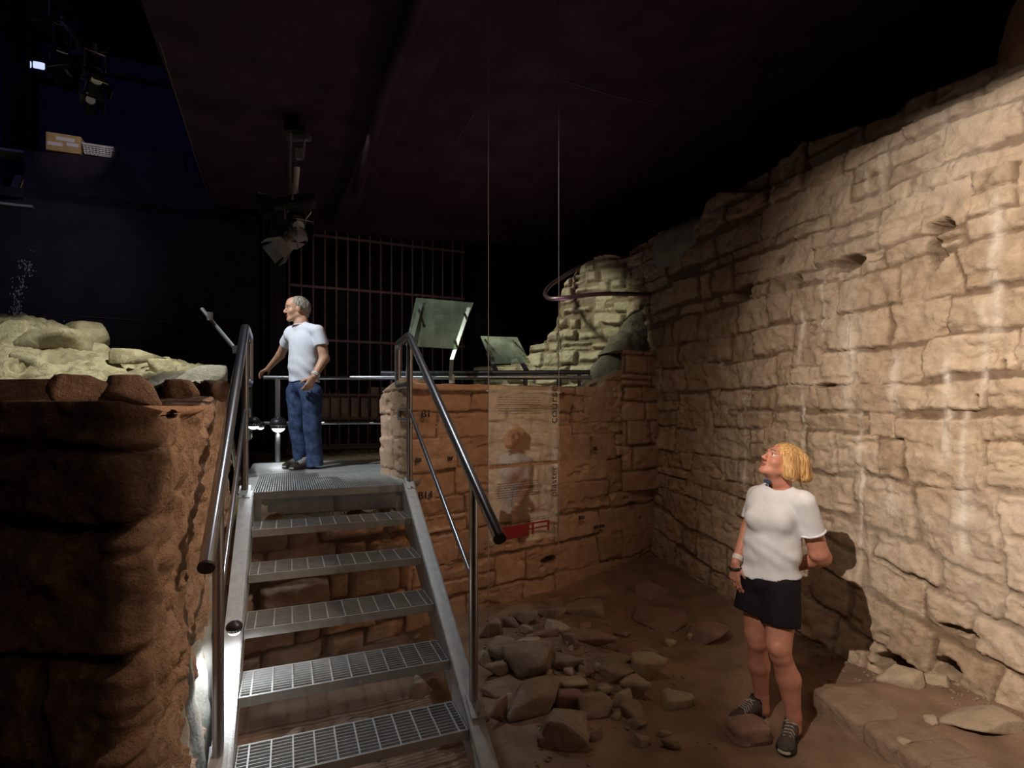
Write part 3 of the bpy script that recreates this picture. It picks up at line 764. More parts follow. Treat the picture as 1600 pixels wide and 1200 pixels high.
# ================================================================== STAIRCASE
st = empty('metal_staircase', S(.5, 1.2, .05), 'galvanised steel staircase with open grating treads, climbing from the pit to the platform', 'staircase')
UW = 1.0
def stringer(u0, sgn):
    vE = 5 * GO + .20
    zt = lambda v: ZP + .02 - v * RISE / GO
    top = [(-.02, ZP + .015), (.02, ZP + .015), (vE, zt(vE) - .015), (vE + .005, .03)]
    bot = [(vE - .13, .03), (vE - .14, zt(vE) - .10), (.0, ZP - .24), (-.02, ZP - .24)]
    m = MB()
    m.prism([S(u0, v, z) for v, z in top + bot][::1 if sgn < 0 else -1], T * .008 * sgn)
    for a, b in ((top[1], top[2]), (top[2], top[3])):            # upper flange
        d = Vector((0, 0, -.008)) if a is top[1] else A * .008
        m.prism([S(u0, *a), S(u0, *b), S(u0 + sgn * .085, *b), S(u0 + sgn * .085, *a)], d)
    a, b = bot[2], bot[1]
    m.prism([S(u0, *a), S(u0, *b), S(u0 + sgn * .085, *b), S(u0 + sgn * .085, *a)], (0, 0, .008))
    return m.build('stringer', M['galv'], st)
for u0, sg in ((0, -1), (UW, 1)):
    so = stringer(u0, sg)
    m = MB(); m.box(S(u0 - (.03 if sg > 0 else .10), 5 * GO + .05, .02), T * .13, A * -.2, (0, 0, .012)); m.build('foot_plate', M['galv'], st)
def grating(v0, z, dep, nbar, ncross, name, nose=.045, parent=None, ua=.004, ub=.996, bar_along=True):
    m = MB(); zt_ = z
    if bar_along:
        for k in range(nbar):
            v = v0 - .004 - (dep - .008) * k / (nbar - 1)
            m.box(S(ua, v, zt_ - .028), T * (ub - ua), A * .0035, (0, 0, .028))
        for k in range(ncross):
            u = ua + (ub - ua) * (k + .5) / ncross
            m.box(S(u, v0, zt_ - .009), T * .007, A * dep, (0, 0, .0095))
    else:
        for k in range(nbar):
            u = ua + (ub - ua - .004) * k / (nbar - 1)
            m.box(S(u, v0, zt_ - .028), T * .007, A * dep, (0, 0, .028))
        for k in range(ncross):
            v = v0 - dep * (k + .5) / ncross
            m.box(S(ua, v, zt_ - .012), T * (ub - ua), A * .007, (0, 0, .010))
    g = m.build(name, M['galv'], parent or st)
    n = MB(); n.box(S(ua, v0 + .005, zt_ - nose), T * (ub - ua), A * .006, (0, 0, nose)); n.box(S(ua, v0 - dep, zt_ - .035), T * (ub - ua), A * .005, (0, 0, .036))
    for u in (ua, ub - .005): n.box(S(u, v0, zt_ - nose - .01), T * .005, A * dep, (0, 0, nose + .008))
    n.build('nosing' if name == 'tread' else 'edge_angle', M['galv'], g)
    return g
for i in range(1, 6):
    grating(i * GO, ZP - i * RISE, .262, 11, 11, 'tread')

def rail_pts(u):
    z = lambda v, h: ZP - v * RISE / GO + h
    hand = fillet([S(u, -.02, 1.86), S(u, -.42, 1.90), S(u, -.50, 1.98), S(u, -.50, 2.10), S(u, -.44, 2.335), S(u, -.02, 2.345), S(u, 1.86, z(1.86, 1.10))], .07)
    return hand
for u, sg in ((-.055, -1), (UW + .055, 1)):
    zl = lambda v: ZP + .02 - v * RISE / GO
    zz = lambda v, h: ZP - v * RISE / GO + h
    hand = fillet([S(u, -.03, 1.97), S(u, -.40, 1.97), S(u, -.47, 1.98), S(u, -.47, 2.325), S(u, -.03, 2.345), S(u, 1.87, zz(1.87, 1.10))], .075)
    h = MB().tube(hand, .026, 14).build('handrail', M['tube'], st, smooth=True)
    MB().tube([hand[-1], hand[-1] + (hand[-1] - hand[-2]).normalized() * .012], .029, 12).build('end_cap', M['shoeblack'], h, smooth=True)
    mid = fillet([S(u, -.02, 1.70), S(u, -.42, 1.70), S(u, -.42, 1.785), S(u, -.01, 1.785), S(u, 1.52, zz(1.52, .60))], .03)
    MB().tube(mid, .0135, 10).build('mid_rail', M['tube'], st, smooth=True)
    MB().tube([S(u, .0, zl(.0) - .03), S(u, .0, 2.32)], .0225, 12).build('post', M['tube'], st, smooth=True)
    MB().tube([S(u, 1.52, zl(1.52) - .02), S(u, 1.52, zz(1.52, 1.09))], .0225, 12).build('post', M['tube'], st, smooth=True)
    for v in (.02, 1.54):
        m = MB(); c = S(u, v, zl(v)); dv = (-A * GO + Vector((0, 0, -RISE))).normalized(); nz_ = T.cross(dv).normalized(); nz_ = nz_ if nz_.z > 0 else -nz_
        m.box(c - T * .034 - dv * .06, T * .068, dv * .13, nz_ * .010)
        bp = m.build('base_plate', M['galv'], st)
        for q in (.055, -.045):
            e = c + dv * q; MB().tube([e + nz_ * .009, e + nz_ * .022], .009, 6).build('bolt', M['silver'], bp, smooth=False)
# glass infill in the left loop
MB().box(S(-.058, -.42, 1.55), A * .36 * 1, (0, 0, .62), T * .006).build('glass_infill', M['milk'], st)

# platform
pf = empty('steel_platform', S(.5, -.9, ZP - .3), 'steel grating platform at the head of the stairs, grey-haired man standing on it', 'platform')
grating(0, ZP, 1.12, 64, 9, 'deck_grating', .05, pf, .0, 1.0, bar_along=False)
MB().box(S(-.12, -1.13, ZP - .05), T * 1.75, A * 1.05, (0, 0, .052)).build('deck_plate', M['galv'], pf, bevel=.004)
MB().prism([S(1.01, 0, ZP - .03), S(1.30, -.45, ZP - .03), S(1.30, -1.12, ZP - .03), S(1.01, -1.12, ZP - .03)], (0, 0, .026)).build('side_plate', M['concrete'], pf)
MB().box(S(-.10, .0, ZP - .012), T * .095, A * 1.13, (0, 0, .012)).build('side_plate', M['galv'], pf)
m = MB(); m.box(S(.08, -.12, ZP - .19), T * .90, A * .008, (0, 0, .14)); m.box(S(.08, -.12, ZP - .19), T * .90, A * .07, (0, 0, .008)); m.build('cross_beam', M['galv'], pf)
for u in (.005, .955):
    m = MB(); m.box(S(u, -.02, ZP - .2), T * .04, A * .01, (0, 0, .17)); m.build('bracket', M['galv'], pf)
MB().box(S(.52, -.12, .95), T * .05, A * .05, (0, 0, .2)).build('support_post', M['galv'], pf)

# platform railing along the back, and dark rail beside it
YR = 5.74
rl = empty('platform_railing', at(600, 722, YR), 'grey tubular steel railing running across behind the man at hip height', 'railing')
zr_ = CH + 50 / F * YR; zr2 = CH - 20 / F * YR
MB().tube([at(413, 590, YR), at(925, 590, YR)], .024, 12).build('top_rail', M['tube'], rl, smooth=True)
MB().tube([at(413, 661, YR), at(640, 661, YR)], .017, 12).build('lower_rail', M['tube'], rl, smooth=True)
for px in (434, 622):
    MB().tube([at(px, 590, YR), at(px, 722 if px < 500 else 735, YR)], .027, 12).build('post', M['tube'], rl, smooth=True)
for px in (821, 874, 760):
    MB().tube([at(px, 590, YR), at(px, 640, YR)], .024, 12).build('post', M['darktube'], rl, smooth=True)
dr = empty('dark_handrail', at(760, 583, 5.75), 'dark steel rail running above the ashlar wall, just in front of the grey railing', 'railing')
MB().tube([at(596, 583, 5.75), at(922, 582, 5.75)], .026, 12).build('rail', M['darktube'], dr, smooth=True)
for px in (612, 704, 905):
    MB().tube([at(px, 583, 5.75), at(px, 634, 5.75)], .018, 10).build('post', M['darktube'], dr, smooth=True)

# little downlights clamped to the posts
def ball_lamp(loc, r, label, power):
    e = empty('post_lamp', loc, label, 'lamp', 'round downlights clamped to the stair posts')
    c = Vector(loc); V = MB(); V.sphere(c, r, 10, (1, 1, .85)); b = V.build('housing', M['blackmetal'], e, smooth=True)
    MB().sphere(c + Vector((0, 0, -.50 * r)), r * .74, 8, (1, 1, .72)).build('lens', M['led'], e, smooth=True)
    MB().tube([c + Vector((0, 0, -.2 * r)), c + Vector((0, 0, -.50 * r))], [r * .99, r * .80], 16).build('rim', M['silver'], e, smooth=True)
    spot('lamp_light', c + Vector((0, 0, -1.12 * r)), c + Vector((.04, 0, -1.5)), power, (.95, .98, 1), 150, .4, .025)
ball_lamp(at(435, 662, YR - .03), .088, 'black dome lamp with bright lens on the railing post left of the man', 5)
ball_lamp(at(396, 660, 3.85), .048, 'black dome lamp behind the left handrail posts at the stair head', 5)
ball_lamp(at(407, 664, 4.3), .036, 'small black dome lamp beside the corner post at the stair head', 3)
ball_lamp(at(366, 980, 2.50), .036, 'black dome lamp half way down the left side of the stairs', 12)

# ================================================================== INFORMATION PANELS
def pane(name, c4, th, m, parent):
    n = (c4[1] - c4[0]).cross(c4[3] - c4[0]).normalized()
    return MB().prism(c4, n * th).build(name, m, parent), n
def sheet_pt(c4, u, v): return (c4[0] * (1 - u) + c4[1] * u) * (1 - v) + (c4[3] * (1 - u) + c4[2] * u) * v
def print_lines(c4, rows, m, parent, off, seed=1, name='printed_text'):
    r = random.Random(seed); b = MB(); n = (c4[1] - c4[0]).cross(c4[3] - c4[0]).normalized() * off
    H = (c4[3] - c4[0]).length
    for (v, u0, u1) in rows:
        u = u0
        while u < u1:
            w_ = min(r.uniform(.02, .06), u1 - u); h_ = .0034 / H
            p = [sheet_pt(c4, u, v) + n, sheet_pt(c4, u + w_, v) + n, sheet_pt(c4, u + w_, v + h_) + n, sheet_pt(c4, u, v + h_) + n]
            b.add(p, [(0, 1, 2, 3)]); u += w_ + .012
    return b.build(name, m, parent)
# panel 1 (seen from behind, tilted)
c1 = [at(650, 465, 5.45), at(740, 473, 5.60), at(715, 545, 5.30), at(634, 540, 5.15)]
p1_ = empty('information_panel', at(703, 588, 5.6), 'large tilted glass information board on two metal arms, seen from behind above the stair loop', 'sign')
g_, n_ = pane('glass_sheet', c1, .008, M['milk'], p1_)
print_lines(c1, [(v, .36, .84) for v in (.26, .29, .315, .40, .425, .47, .495)], M['ink2'], p1_, -.003, 3)
print_lines(c1, [(v, .13, .19) for v in (.10, .115, .13, .155, .17, .20, .215, .26, .275, .29)], M['ink'], p1_, -.003, 5, 'printed_title')
for (a, b, c_) in ((at(658, 476, 5.40), at(641, 540, 5.05), at(637, 590, 5.35)), (at(733, 481, 5.50), at(706, 562, 5.28), at(704, 592, 5.6))):
    q = MB(); d = (b - a).normalized(); s_ = Vector((1, 0, 0)); w_ = .018
    for x, y in ((a, b), (b, c_)):
        q.prism([x - s_ * w_, x + s_ * w_, x + s_ * w_ + Vector((0, -.02, 0)), x - s_ * w_ + Vector((0, -.02, 0))], y - x)
    q.build('support_arm', M['silver'], p1_)
MB().cbox(at(706, 592, 5.62), .05, .05, .09).build('clamp', M['white'], p1_)
for px, py in ((654, 483), (643, 527), (725, 488), (710, 531)):
    MB().tube([at(px, py, 5.16), at(px, py, 5.55)], .012, 10).build('stand_off', M['silver'], p1_, smooth=True)
# panel 2 beyond
c2 = [at(751, 525, 6.25), at(808, 527, 6.4), at(829, 567, 6.0), at(768, 568, 5.95)]
p2_ = empty('information_panel', at(795, 588, 6.2), 'small low glass information board on dark legs behind the hanging wires', 'sign')
pane('glass_sheet', c2, .008, M['milk'], p2_)
print_lines(c2, [(.22, .12, .40), (.27, .12, .33)], M['ink'], p2_, -.003, 2)
print_lines(c2, [(v, .80, .90) for v in (.16, .2, .24, .28, .32, .36)], M['ink'], p2_, -.003, 5, 'printed_title')
for a, b in ((at(763, 552, 6.2), at(777, 585, 5.9)), (at(808, 552, 6.2), at(826, 585, 5.9))):
    q = MB(); q.prism([a - Vector((.03, 0, 0)), a + Vector((.03, 0, 0)), a + Vector((.03, .02, 0)), a + Vector((-.03, .02, 0))], b - a); q.build('leg', M['darktube'], p2_)
for px, py in ((758, 531), (768, 556), (818, 556), (802, 532)):
    MB().tube([at(px, py, 5.93), at(px, py, 6.3)], .010, 8).build('stand_off', M['silver'], p2_, smooth=True)
# panel 3, edge-on at the left
p3_ = empty('information_panel', at(384, 580, 4.4), 'glass information board seen edge-on, jutting up left of the handrail', 'sign')
c3 = [at(312, 480, 4.0), at(330, 510, 4.5), at(386, 574, 4.5), at(376, 553, 4.0)]
pane('glass_sheet', c3, .008, M['glass'], p3_)
MB().tube([at(315, 482, 4.0), at(373, 552, 4.0)], .014, 8).build('support_arm', M['silver'], p3_, smooth=True)
MB().tube([at(330, 507, 4.5), at(386, 572, 4.5)], .008, 8).build('edge_strip', M['darktube'], p3_, smooth=True)
for px, py in ((328, 494), (368, 546)):
    MB().tube([at(px, py - 6, 3.98), at(px, py + 6, 3.98)], .02, 8).build('stand_off', M['silver'], p3_, smooth=True)

# hanging double panel on wires
HA = math.radians(38); HT = Vector((math.cos(HA), math.sin(HA), 0)); HC = at(818, 727, 3.42); HN = Vector((HT.y, -HT.x, 0))
def on_hang(px, py): return on_plane(px, py, (HC.x, HC.y), (HN.x, HN.y))
hL, hR = on_hang(763, 602), on_hang(873, 602)
zt_ = hL.z; zm = on_hang(763, 730).z; zb_ = on_hang(763, 858).z
def hp(px, z):
    p = on_hang(px, 640); return Vector((p.x, p.y, z)) - HN * (zt_ - z) * .012
for nm, z1, z0, lab, rows, seed in (
    ('glass_panel', zt_, zm + .012, 'upper clear glass sheet hung on two wires, printed course up its right side', [(v, .12, .72) for v in (.145, .175, .205, .235)] + [(v, .12, .72) for v in (.29, .32, .35)], 4),
    ('glass_panel', zm - .012, zb_, 'lower clear glass sheet hung on two wires, with a red printed block near its bottom', [(v, .12, .70) for v in (.20, .23, .26, .29, .32, .35, .38)] + [(v, .12, .80) for v in (.70, .73)], 6)):
    root = empty(nm, hp(818, z0), lab, 'sign', 'hanging glass text panels')
    c4 = [hp(763, z1), hp(873, z1), hp(873, z0), hp(763, z0)]
    pane('glass_sheet', c4, -.006, M['glass'], root)
    print_lines(c4, rows, M['ink2'], root, -.0068, seed)
    word = 'course' if z1 == zt_ else 'plaster'
    W_ = (c4[1] - c4[0]).length
    org = sheet_pt(c4, .965, .50 if word == 'course' else .46) + HN * .0072
    up = (c4[0] - c4[3]).normalized(); sz_ = .092 if word == 'course' else .075
    # text x axis -> up, text y axis -> -HT (reads bottom to top)
    mt = Matrix(((up.x, -HT.x, HN.x, org.x), (up.y, -HT.y, HN.y, org.y), (up.z, -HT.z, HN.z, org.z), (0, 0, 0, 1)))
    text_mesh('printed_word', word, sz_, mt, M['ink'] if word == 'course' else M['ink2'], root, .0003)
    if word == 'plaster':
        for (u0, u1, v0, v1, mm, gl) in ((.07, .56, .76, .93, M['inkred'], 0),):
            q = MB(); q.add([sheet_pt(c4, u0, v0) + HN * .0072, sheet_pt(c4, u1, v0) + HN * .0072, sheet_pt(c4, u1, v1) + HN * .0072, sheet_pt(c4, u0, v1) + HN * .0072], [(0, 1, 2, 3)])
            q.build('red_block', M['inkred'], root)
        q = MB()
        for (u0, u1, v0, v1) in ((.56, .86, .76, .785), (.56, .86, .83, .85), (.83, .86, .76, .90), (.60, .63, .78, .92)):
            q.add([sheet_pt(c4, u0, v0) + HN * .0072, sheet_pt(c4, u1, v0) + HN * .0072, sheet_pt(c4, u1, v1) + HN * .0072, sheet_pt(c4, u0, v1) + HN * .0072], [(0, 1, 2, 3)])
        q.build('red_outline', M['inkred'], root)
    cl = MB()
    for px in (763, 873):
        for v in (.07, .93):
            e = hp(px, z1 + (z0 - z1) * v); cl.tube([e - HT * .018, e + HT * .018], .004, 6)
    cl.build('wire_clip', M['silver'], root)
for px, ytop, lab in ((763, 0, 'thin steel wire from the ceiling holding the left edge of the glass panels'), (873, 0, 'thin steel wire from the ceiling holding the right edge of the glass panels')):
    p = on_hang(px, 640)
    o = MB().tube([Vector((p.x, p.y, .42)), Vector((p.x, p.y, 4.82))], .0028, 6).build('steel_wire', M['wire'], None, smooth=True)
    tag(o, lab, 'wire')
# bent bronze hoop rail at the tower
hoop = [at(1105, 474, 5.9), at(1060, 466, 6.15), at(1000, 459, 6.3), at(930, 459, 6.3), at(880, 466, 6.3), at(857, 467, 6.4), at(850, 459, 6.7), at(858, 446, 6.95), at(900, 420, 7.2), at(950, 392, 7.6), at(985, 379, 7.75), at(1000, 382, 7.7), at(1004, 400, 7.5)]
o = MB().tube(fillet(hoop, .2, 4), .026, 10).build('hoop_rail', M['bronze'], None, smooth=True)
tag(o, 'bent brown metal tube looping out from the rubble wall above the pit corner', 'rail')

# ================================================================== GATE
GB = on_back(450, 640) - A * .0
gt = empty('iron_gate', on_back(600, 700), 'tall rusty iron bar gate closing the dark opening behind the platform', 'gate')
gtop = 4.72; gbot = 1.12
gx0 = (on_back(452, 640) - BW).dot(T); gx1 = (on_back(722, 640) - BW).dot(T)
ng = 17
for k in range(ng):
    p = BW + T * (gx0 + (gx1 - gx0) * k / (ng - 1))
    MB().tube([Vector((p.x, p.y, gbot)), Vector((p.x, p.y, gtop - .0))], .014, 6).build('bar', M['rust'], gt)
for py in (365, 447, 531, 700):
    a = on_back(452 if py != 700 else 500, py); b = BW + T * (gx1 + .05); b.z = a.z
    if py == 700: a.z = b.z = 1.2
    MB().box(a - A * .02, b - a, A * .025, (0, 0, .035)).build('cross_bar', M['rust'], gt)
lg = empty('spiked_gate', on_back(560, 700) - A * .35, 'low iron gate with spiked bars and upright planks fixed behind it', 'gate')
def lb(px, z): 
    p = on_plane(px, 640, (BW.x - A.x * .35, BW.y - A.y * .35), (-A.x, -A.y)); return Vector((p.x, p.y, z))
z_t = CH + (640 - 618) / F * 8.2; z_m = CH - (655 - 640) / F * 8.2; z_b = CH - (702 - 640) / F * 8.2
for px in np.linspace(500, 620, 9):
    q = MB().tube([lb(px, z_b - .02), lb(px, z_t + .02), lb(px, z_t + .12)], [.012, .012, .001], 6); q.build('bar', M['rust'], lg)
for z in (z_t, z_m, z_b): MB().box(lb(497, z), lb(623, z) - lb(497, z), A * .02, (0, 0, .03)).build('cross_bar', M['rust'], lg)
for k, px in enumerate(np.linspace(502, 612, 8)):
    a = lb(px, z_m - .02) + A * .04; b = lb(px + 12, z_m - .02) + A * .04
    MB().box(a, b - a, A * .02, (0, 0, z_t - z_m + .02 + (.14 if k in (5, 6, 7) else 0))).build('plank', M['plank'], lg)

# ================================================================== LEFT BANK
def bank_h(x, y):
    px = 800 + F * x / y
    py = np.interp(px, [-300, 0, 40, 80, 110, 160, 190, 250, 300, 345, 400], [500, 490, 494, 503, 516, 543, 552, 556, 568, 576, 640])
    ridge = CH + (HZ - py) / F * 6.5
    lo = CH + (HZ - 598) / F * 4.6
    k = sstep(4.5, 6.4, y)
    z = lo + (ridge - lo) * k ** .8
    z = z - 1.2 * sstep(6.7, 7.4, y) + .10 * fbm(x * 2.6, y * 2.6, seed=91, octv=6, gain=.6) - .05 + .05 * np.abs(fbm(x * 7, y * 7, seed=92, octv=4)) - .05 * (1 - sstep(0, .10, np.abs(fbm(x * 3.2, y * 3.2, seed=95, octv=3)))) + .02 * fbm(x * 20, y * 20, seed=96, octv=3)
    return z - 2.2 * sstep(335, 420, px)
bx = np.arange(-7.4, -1.9, .02); by = np.arange(4.3, 7.2, .02)
BX, BY = np.meshgrid(bx, by, indexing='ij'); BZ = np.maximum(bank_h(BX, BY), .9)
i = np.arange(len(bx) - 1)[:, None] * len(by) + np.arange(len(by) - 1)[None, :]
bk = npmesh('floor_bank', np.stack([BX, BY, BZ], -1).reshape(-1, 3), np.stack([i, i + len(by), i + len(by) + 1, i + 1], -1).reshape(-1, 4), M['bank'],
            attrs=dict(tone=np.full(BX.size, .6), joint=np.clip(.6 * sstep(.1, .35, fbm(BX * 6, BY * 6, seed=4)) + .9 * (1 - sstep(0, .07, np.abs(fbm(BX * 3.2, BY * 3.2, seed=95, octv=3)))), 0, 1), stain=np.zeros(BX.size))); struct(bk)  # dark mottling, and crevice shade coloured in along the grooves
def bstone(px, py, wpx, hpx, Y, seed, label, m='bank', dep=.8, flat=1, tilt=0, rz=0, name='boulder', cat='stone', group='pale stones on the left bank', rough=.04):
    c = at(px, py, Y); sc_ = Y / F
    o = stone(name, c, (wpx * sc_, max(.12, wpx * sc_ * dep), hpx * sc_), M[m], seed, rz, tilt, flat, 4, rough)
    return tag(o, label, cat, group)
bstone(82, 540, 132, 48, 5.7, 3, 'broad pale boulder with an overhanging lip near the left edge of the bank', flat=1.1, rough=.05)
bstone(14, 528, 56, 60, 5.6, 4, 'pale block cut off by the left picture edge, beside the broad boulder')
bstone(55, 572, 95, 46, 5.2, 5, 'low pale boulder tucked under the broad one, above the dark beam')
bstone(120, 522, 90, 40, 6.3, 6, 'smooth pale rock sloping down behind the broad boulder', tilt=0)
bstone(216, 558, 62, 24, 5.4, 7, 'flat rectangular slab resting on top of the bank', dep=.7, rough=.015)
bstone(170, 572, 70, 32, 5.3, 8, 'weathered yellowish stone left of the flat slab')
bstone(250, 577, 40, 34, 5.3, 9, 'dark-sided stone just right of the flat slab')
bstone(315, 592, 80, 44, 5.0, 10, 'low cream boulder at the right end of the bank, next to the handrail')
bstone(140, 548, 60, 26, 6.0, 12, 'ochre rock with a crack on the crest of the bank')
# dark stones and beam on the pier
def tstone(px, py, wpx, hpx, Y, seed, label, flat=1, rz=0):
    return bstone(px, py, wpx * 1.25, hpx * 1.05, Y, seed, label, 'pier_front', .75, flat, 0, rz, 'rough_stone', 'stone', 'dark stones on top of the left pier', .05)
tstone(136, 611, 68, 50, 2.60, 21, 'reddish-brown rounded stone on the pier, leftmost of the row')
tstone(212, 612, 88, 50, 2.75, 22, 'wide pitted brown stone on the pier, middle of the row')
tstone(282, 614, 60, 40, 3.05, 23, 'brown stone with a hollow, right of the wide pitted one')
tstone(326, 618, 46, 46, 3.35, 24, 'upright brown stone at the far end of the pier beside the stairs')
bmn = MB(); b0 = at(-60, 596, 2.7); b1 = at(112, 594, 2.9)
bmn.box(b0 + Vector((0, 0, -.16)), b1 - b0, (0, .3, 0), (0, 0, .17)); bmo = bmn.build('dark_slab', M['pier'], None, bevel=.02)
for a in ('tone', 'joint', 'stain'):
    q = bmo.data.attributes.new(a, 'FLOAT', 'POINT')
tag(bmo, 'long dark stone slab lying on the pier at the left edge', 'stone')
o = stone('corner_block', at(262, 652, 2.10) , (.26, .26, .09), M['side'], 33, .4, 0, 1.2, 4, .015); tag(o, 'flat orange block at the pier corner, right of the big front block', 'stone')

# ================================================================== RUBBLE IN THE PIT
Z = 400 / 1333 * 1.0
RU = [  # zoom-x, zoom-y(centre), w, h, material, label
 (310, 860, 275, 215, 'rock', 'large angular brown boulder in front of the rubble pile, pointed to the left'),
 (480, 1025, 250, 215, 'rock', 'large rough boulder nearest the camera at the foot of the pile'),
 (310, 690, 265, 190, 'rock', 'big grey-brown boulder behind the pointed one, leaning left'),
 (150, 605, 140, 150, 'rock', 'grey rounded block near the stair post, upper left of the pile'),
 (275, 568, 125, 85, 'palerock', 'light flat-topped stone lying on the grey blocks'),
 (640, 535, 195, 115, 'redrock', 'flat reddish slab with a square face in the middle of the pile'),
 (700, 655, 270, 100, 'rock', 'long low brown slab below the reddish slab'),
 (750, 730, 200, 100, 'rock', 'brown half-buried stone under the long low slab'),
 (930, 705, 165, 160, 'palerock', 'pale cube-like stone at the right side of the pile'),
 (845, 805, 140, 135, 'palerock', 'pale stone with a pointed tip, left of the cube-like one'),
 (770, 842, 115, 95, 'palerock', 'small pale wedge leaning on the pointed pale stone'),
 (640, 895, 175, 140, 'rock', 'dark round boulder right of the pale upright stone'),
 (500, 865, 115, 125, 'redrock', 'square-faced upright stone between the two large boulders'),
 (525, 775, 140, 70, 'palerock', 'long bright stone lying slantwise over a dark gap'),
 (470, 665, 210, 90, 'rock', 'elongated dark stone slanting down to the right'),
 (590, 715, 60, 80, 'palerock', 'small tan stone at the end of the elongated dark one'),
 (440, 470, 120, 85, 'palerock', 'greenish grey rounded stone near the wall foot'),
 (270, 420, 115, 95, 'rock', 'mottled grey stone against the ashlar wall'),
 (275, 488, 75, 55, 'palerock', 'small greyish stone below the mottled one'),
 (400, 380, 145, 95, 'rock', 'flat dark block standing at the wall foot'),
 (90, 480, 115, 110, 'rock', 'brown stone hidden partly behind the stair post, at the back'),
 (120, 700, 120, 95, 'rock', 'rounded dark stone right beside the stair post'),
 (115, 805, 150, 80, 'rock', 'low brown stone by the post, under the rounded one'),
 (130, 925, 95, 150, 'redrock', 'reddish upright stone next to the stair foot'),
 (62, 628, 70, 85, 'palerock', 'small yellowish stone touching the stair post'),
 (632, 1045, 85, 85, 'rock', 'small brown stone right of the nearest large boulder'),
 (832, 915, 110, 95, 'rock', 'brown stone in front of the pale wedge'),
 (855, 978, 90, 65, 'rock', 'low earthy stone in front of the pile, on its right'),
 (1080, 868, 150, 100, 'palerock', 'lone rounded stone on the bare floor right of the pile'),
 (1003, 1018, 90, 60, 'rock', 'flat earthy stone half buried in the floor'),
 (1030, 1080, 100, 80, 'rock', 'crumbly stone in the dirt at the bottom right of the pile'),
 (885, 1072, 75, 60, 'rock', 'small buried stone left of the crumbly one'),
 (778, 503, 75, 45, 'redrock', 'small pinkish stone behind the reddish slab'),
 (1030, 552, 55, 45, 'palerock', 'fist-sized pale stone below the big flat slab'),
 (1130, 520, 34, 36, 'palerock', 'tiny pale pebble beside the big flat slab'),
 (1016, 802, 32, 28, 'palerock', 'tiny pebble right of the cube-like stone'),
 (862, 595, 195, 90, 'redrock', 'broad reddish stone behind the cube-like pale stone'),
 (582, 462, 75, 45, 'redrock', 'small reddish stone at the back edge of the pile'),
 (690, 802, 70, 60, 'palerock', 'small pale stone wedged in the middle of the pile'),
 (350, 510, 170, 70, 'redrock', 'low reddish stone behind the light flat-topped one'),
 (500, 545, 85, 85, 'rock', 'dark angular stone left of the reddish slab'),
 (420, 582, 75, 60, 'rock', 'small grey stone over the elongated dark one'),
 (195, 450, 90, 70, 'rock', 'small brown stone against the wall, left of the mottled one'),
 (745, 935, 45, 45, 'palerock', 'small crumbled stone at the foot of the dark round boulder'),
 (380, 1060, 90, 95, 'rock', 'dark stone left of the nearest large boulder'),
 (955, 285, 175, 85, 'redrock', 'tilted triangular flagstone in the far corner of the pit'),
 (1055, 410, 330, 170, 'redrock', 'big flat sand-coloured slab in the corner of the pit'),
 (1255, 520, 210, 110, 'redrock', 'long flat stone at the foot of the right wall, beyond the woman'),
 (580, 380, 200, 70, 'rock', 'low earthy slab lying along the foot of the ashlar wall'),
]
for k, (zx, zy, w_, h_, m_, lab) in enumerate(RU):
    px = 740 + zx * .3; pyb = 840 + (zy + h_ * .42) * .3; g = on_ground(px, pyb)
    flatslab = k >= len(RU) - 4
    sc_ = g.y / F; W_ = w_ * .3 * sc_ * 1.16; down = (pyb - HZ) / F; H_ = h_ * .3 * sc_ * 1.12
    if flatslab:
        dp = H_ * .95 / down * .75; hh = .10 if k == len(RU) - 3 else .13
    elif lab.startswith(('flat', 'long low', 'low', 'broad')): dp = H_ * 1.1; hh = H_ * .55
    else: dp = W_ * .75; hh = max(H_ - dp * .30, H_ * .6)
    c = Vector((g.x, g.y + dp * .42, 0)); c.z = gz(c.x, c.y) + hh * (.40 if not flatslab else .25) + (.10 if 280 < zx < 360 and 550 < zy < 600 else 0)
    r_ = random.Random(k)
    o = stone('rubble_stone', c, (W_, dp, hh), M[m_], 100 + k * 7, r_.uniform(-.25, .25), 0, 1.0 if not flatslab else 1.3, 4 if w_ > 60 else 3, .04 if not flatslab else .02, 9, 16)
    tag(o, lab, 'stone', 'fallen stones on the pit floor')
rq = random.Random(77)
fillers = 0
while fillers < 26:
    zx = rq.gauss(430, 230); zy = rq.gauss(720, 190)
    if not (30 < zx < 1000 and 420 < zy < 1100) or zy < 400 + zx * .05: continue
    g = on_ground(740 + zx * .3, 840 + zy * .3); a_ = rq.uniform(.035, .075); fillers += 1
    o = stone('rubble_stone', Vector((g.x, g.y, gz(g.x, g.y) + a_ * .25)), (a_ * rq.uniform(1, 1.7), a_ * rq.uniform(.9, 1.3), a_), M[rq.choice(['rock', 'rock', 'redrock', 'palerock'])], 900 + fillers, rq.uniform(0, 3), 0, 1, 3, .04)
    tag(o, 'small stone packed between the larger stones of the rubble pile', 'stone', 'small stones packed into the rubble pile')
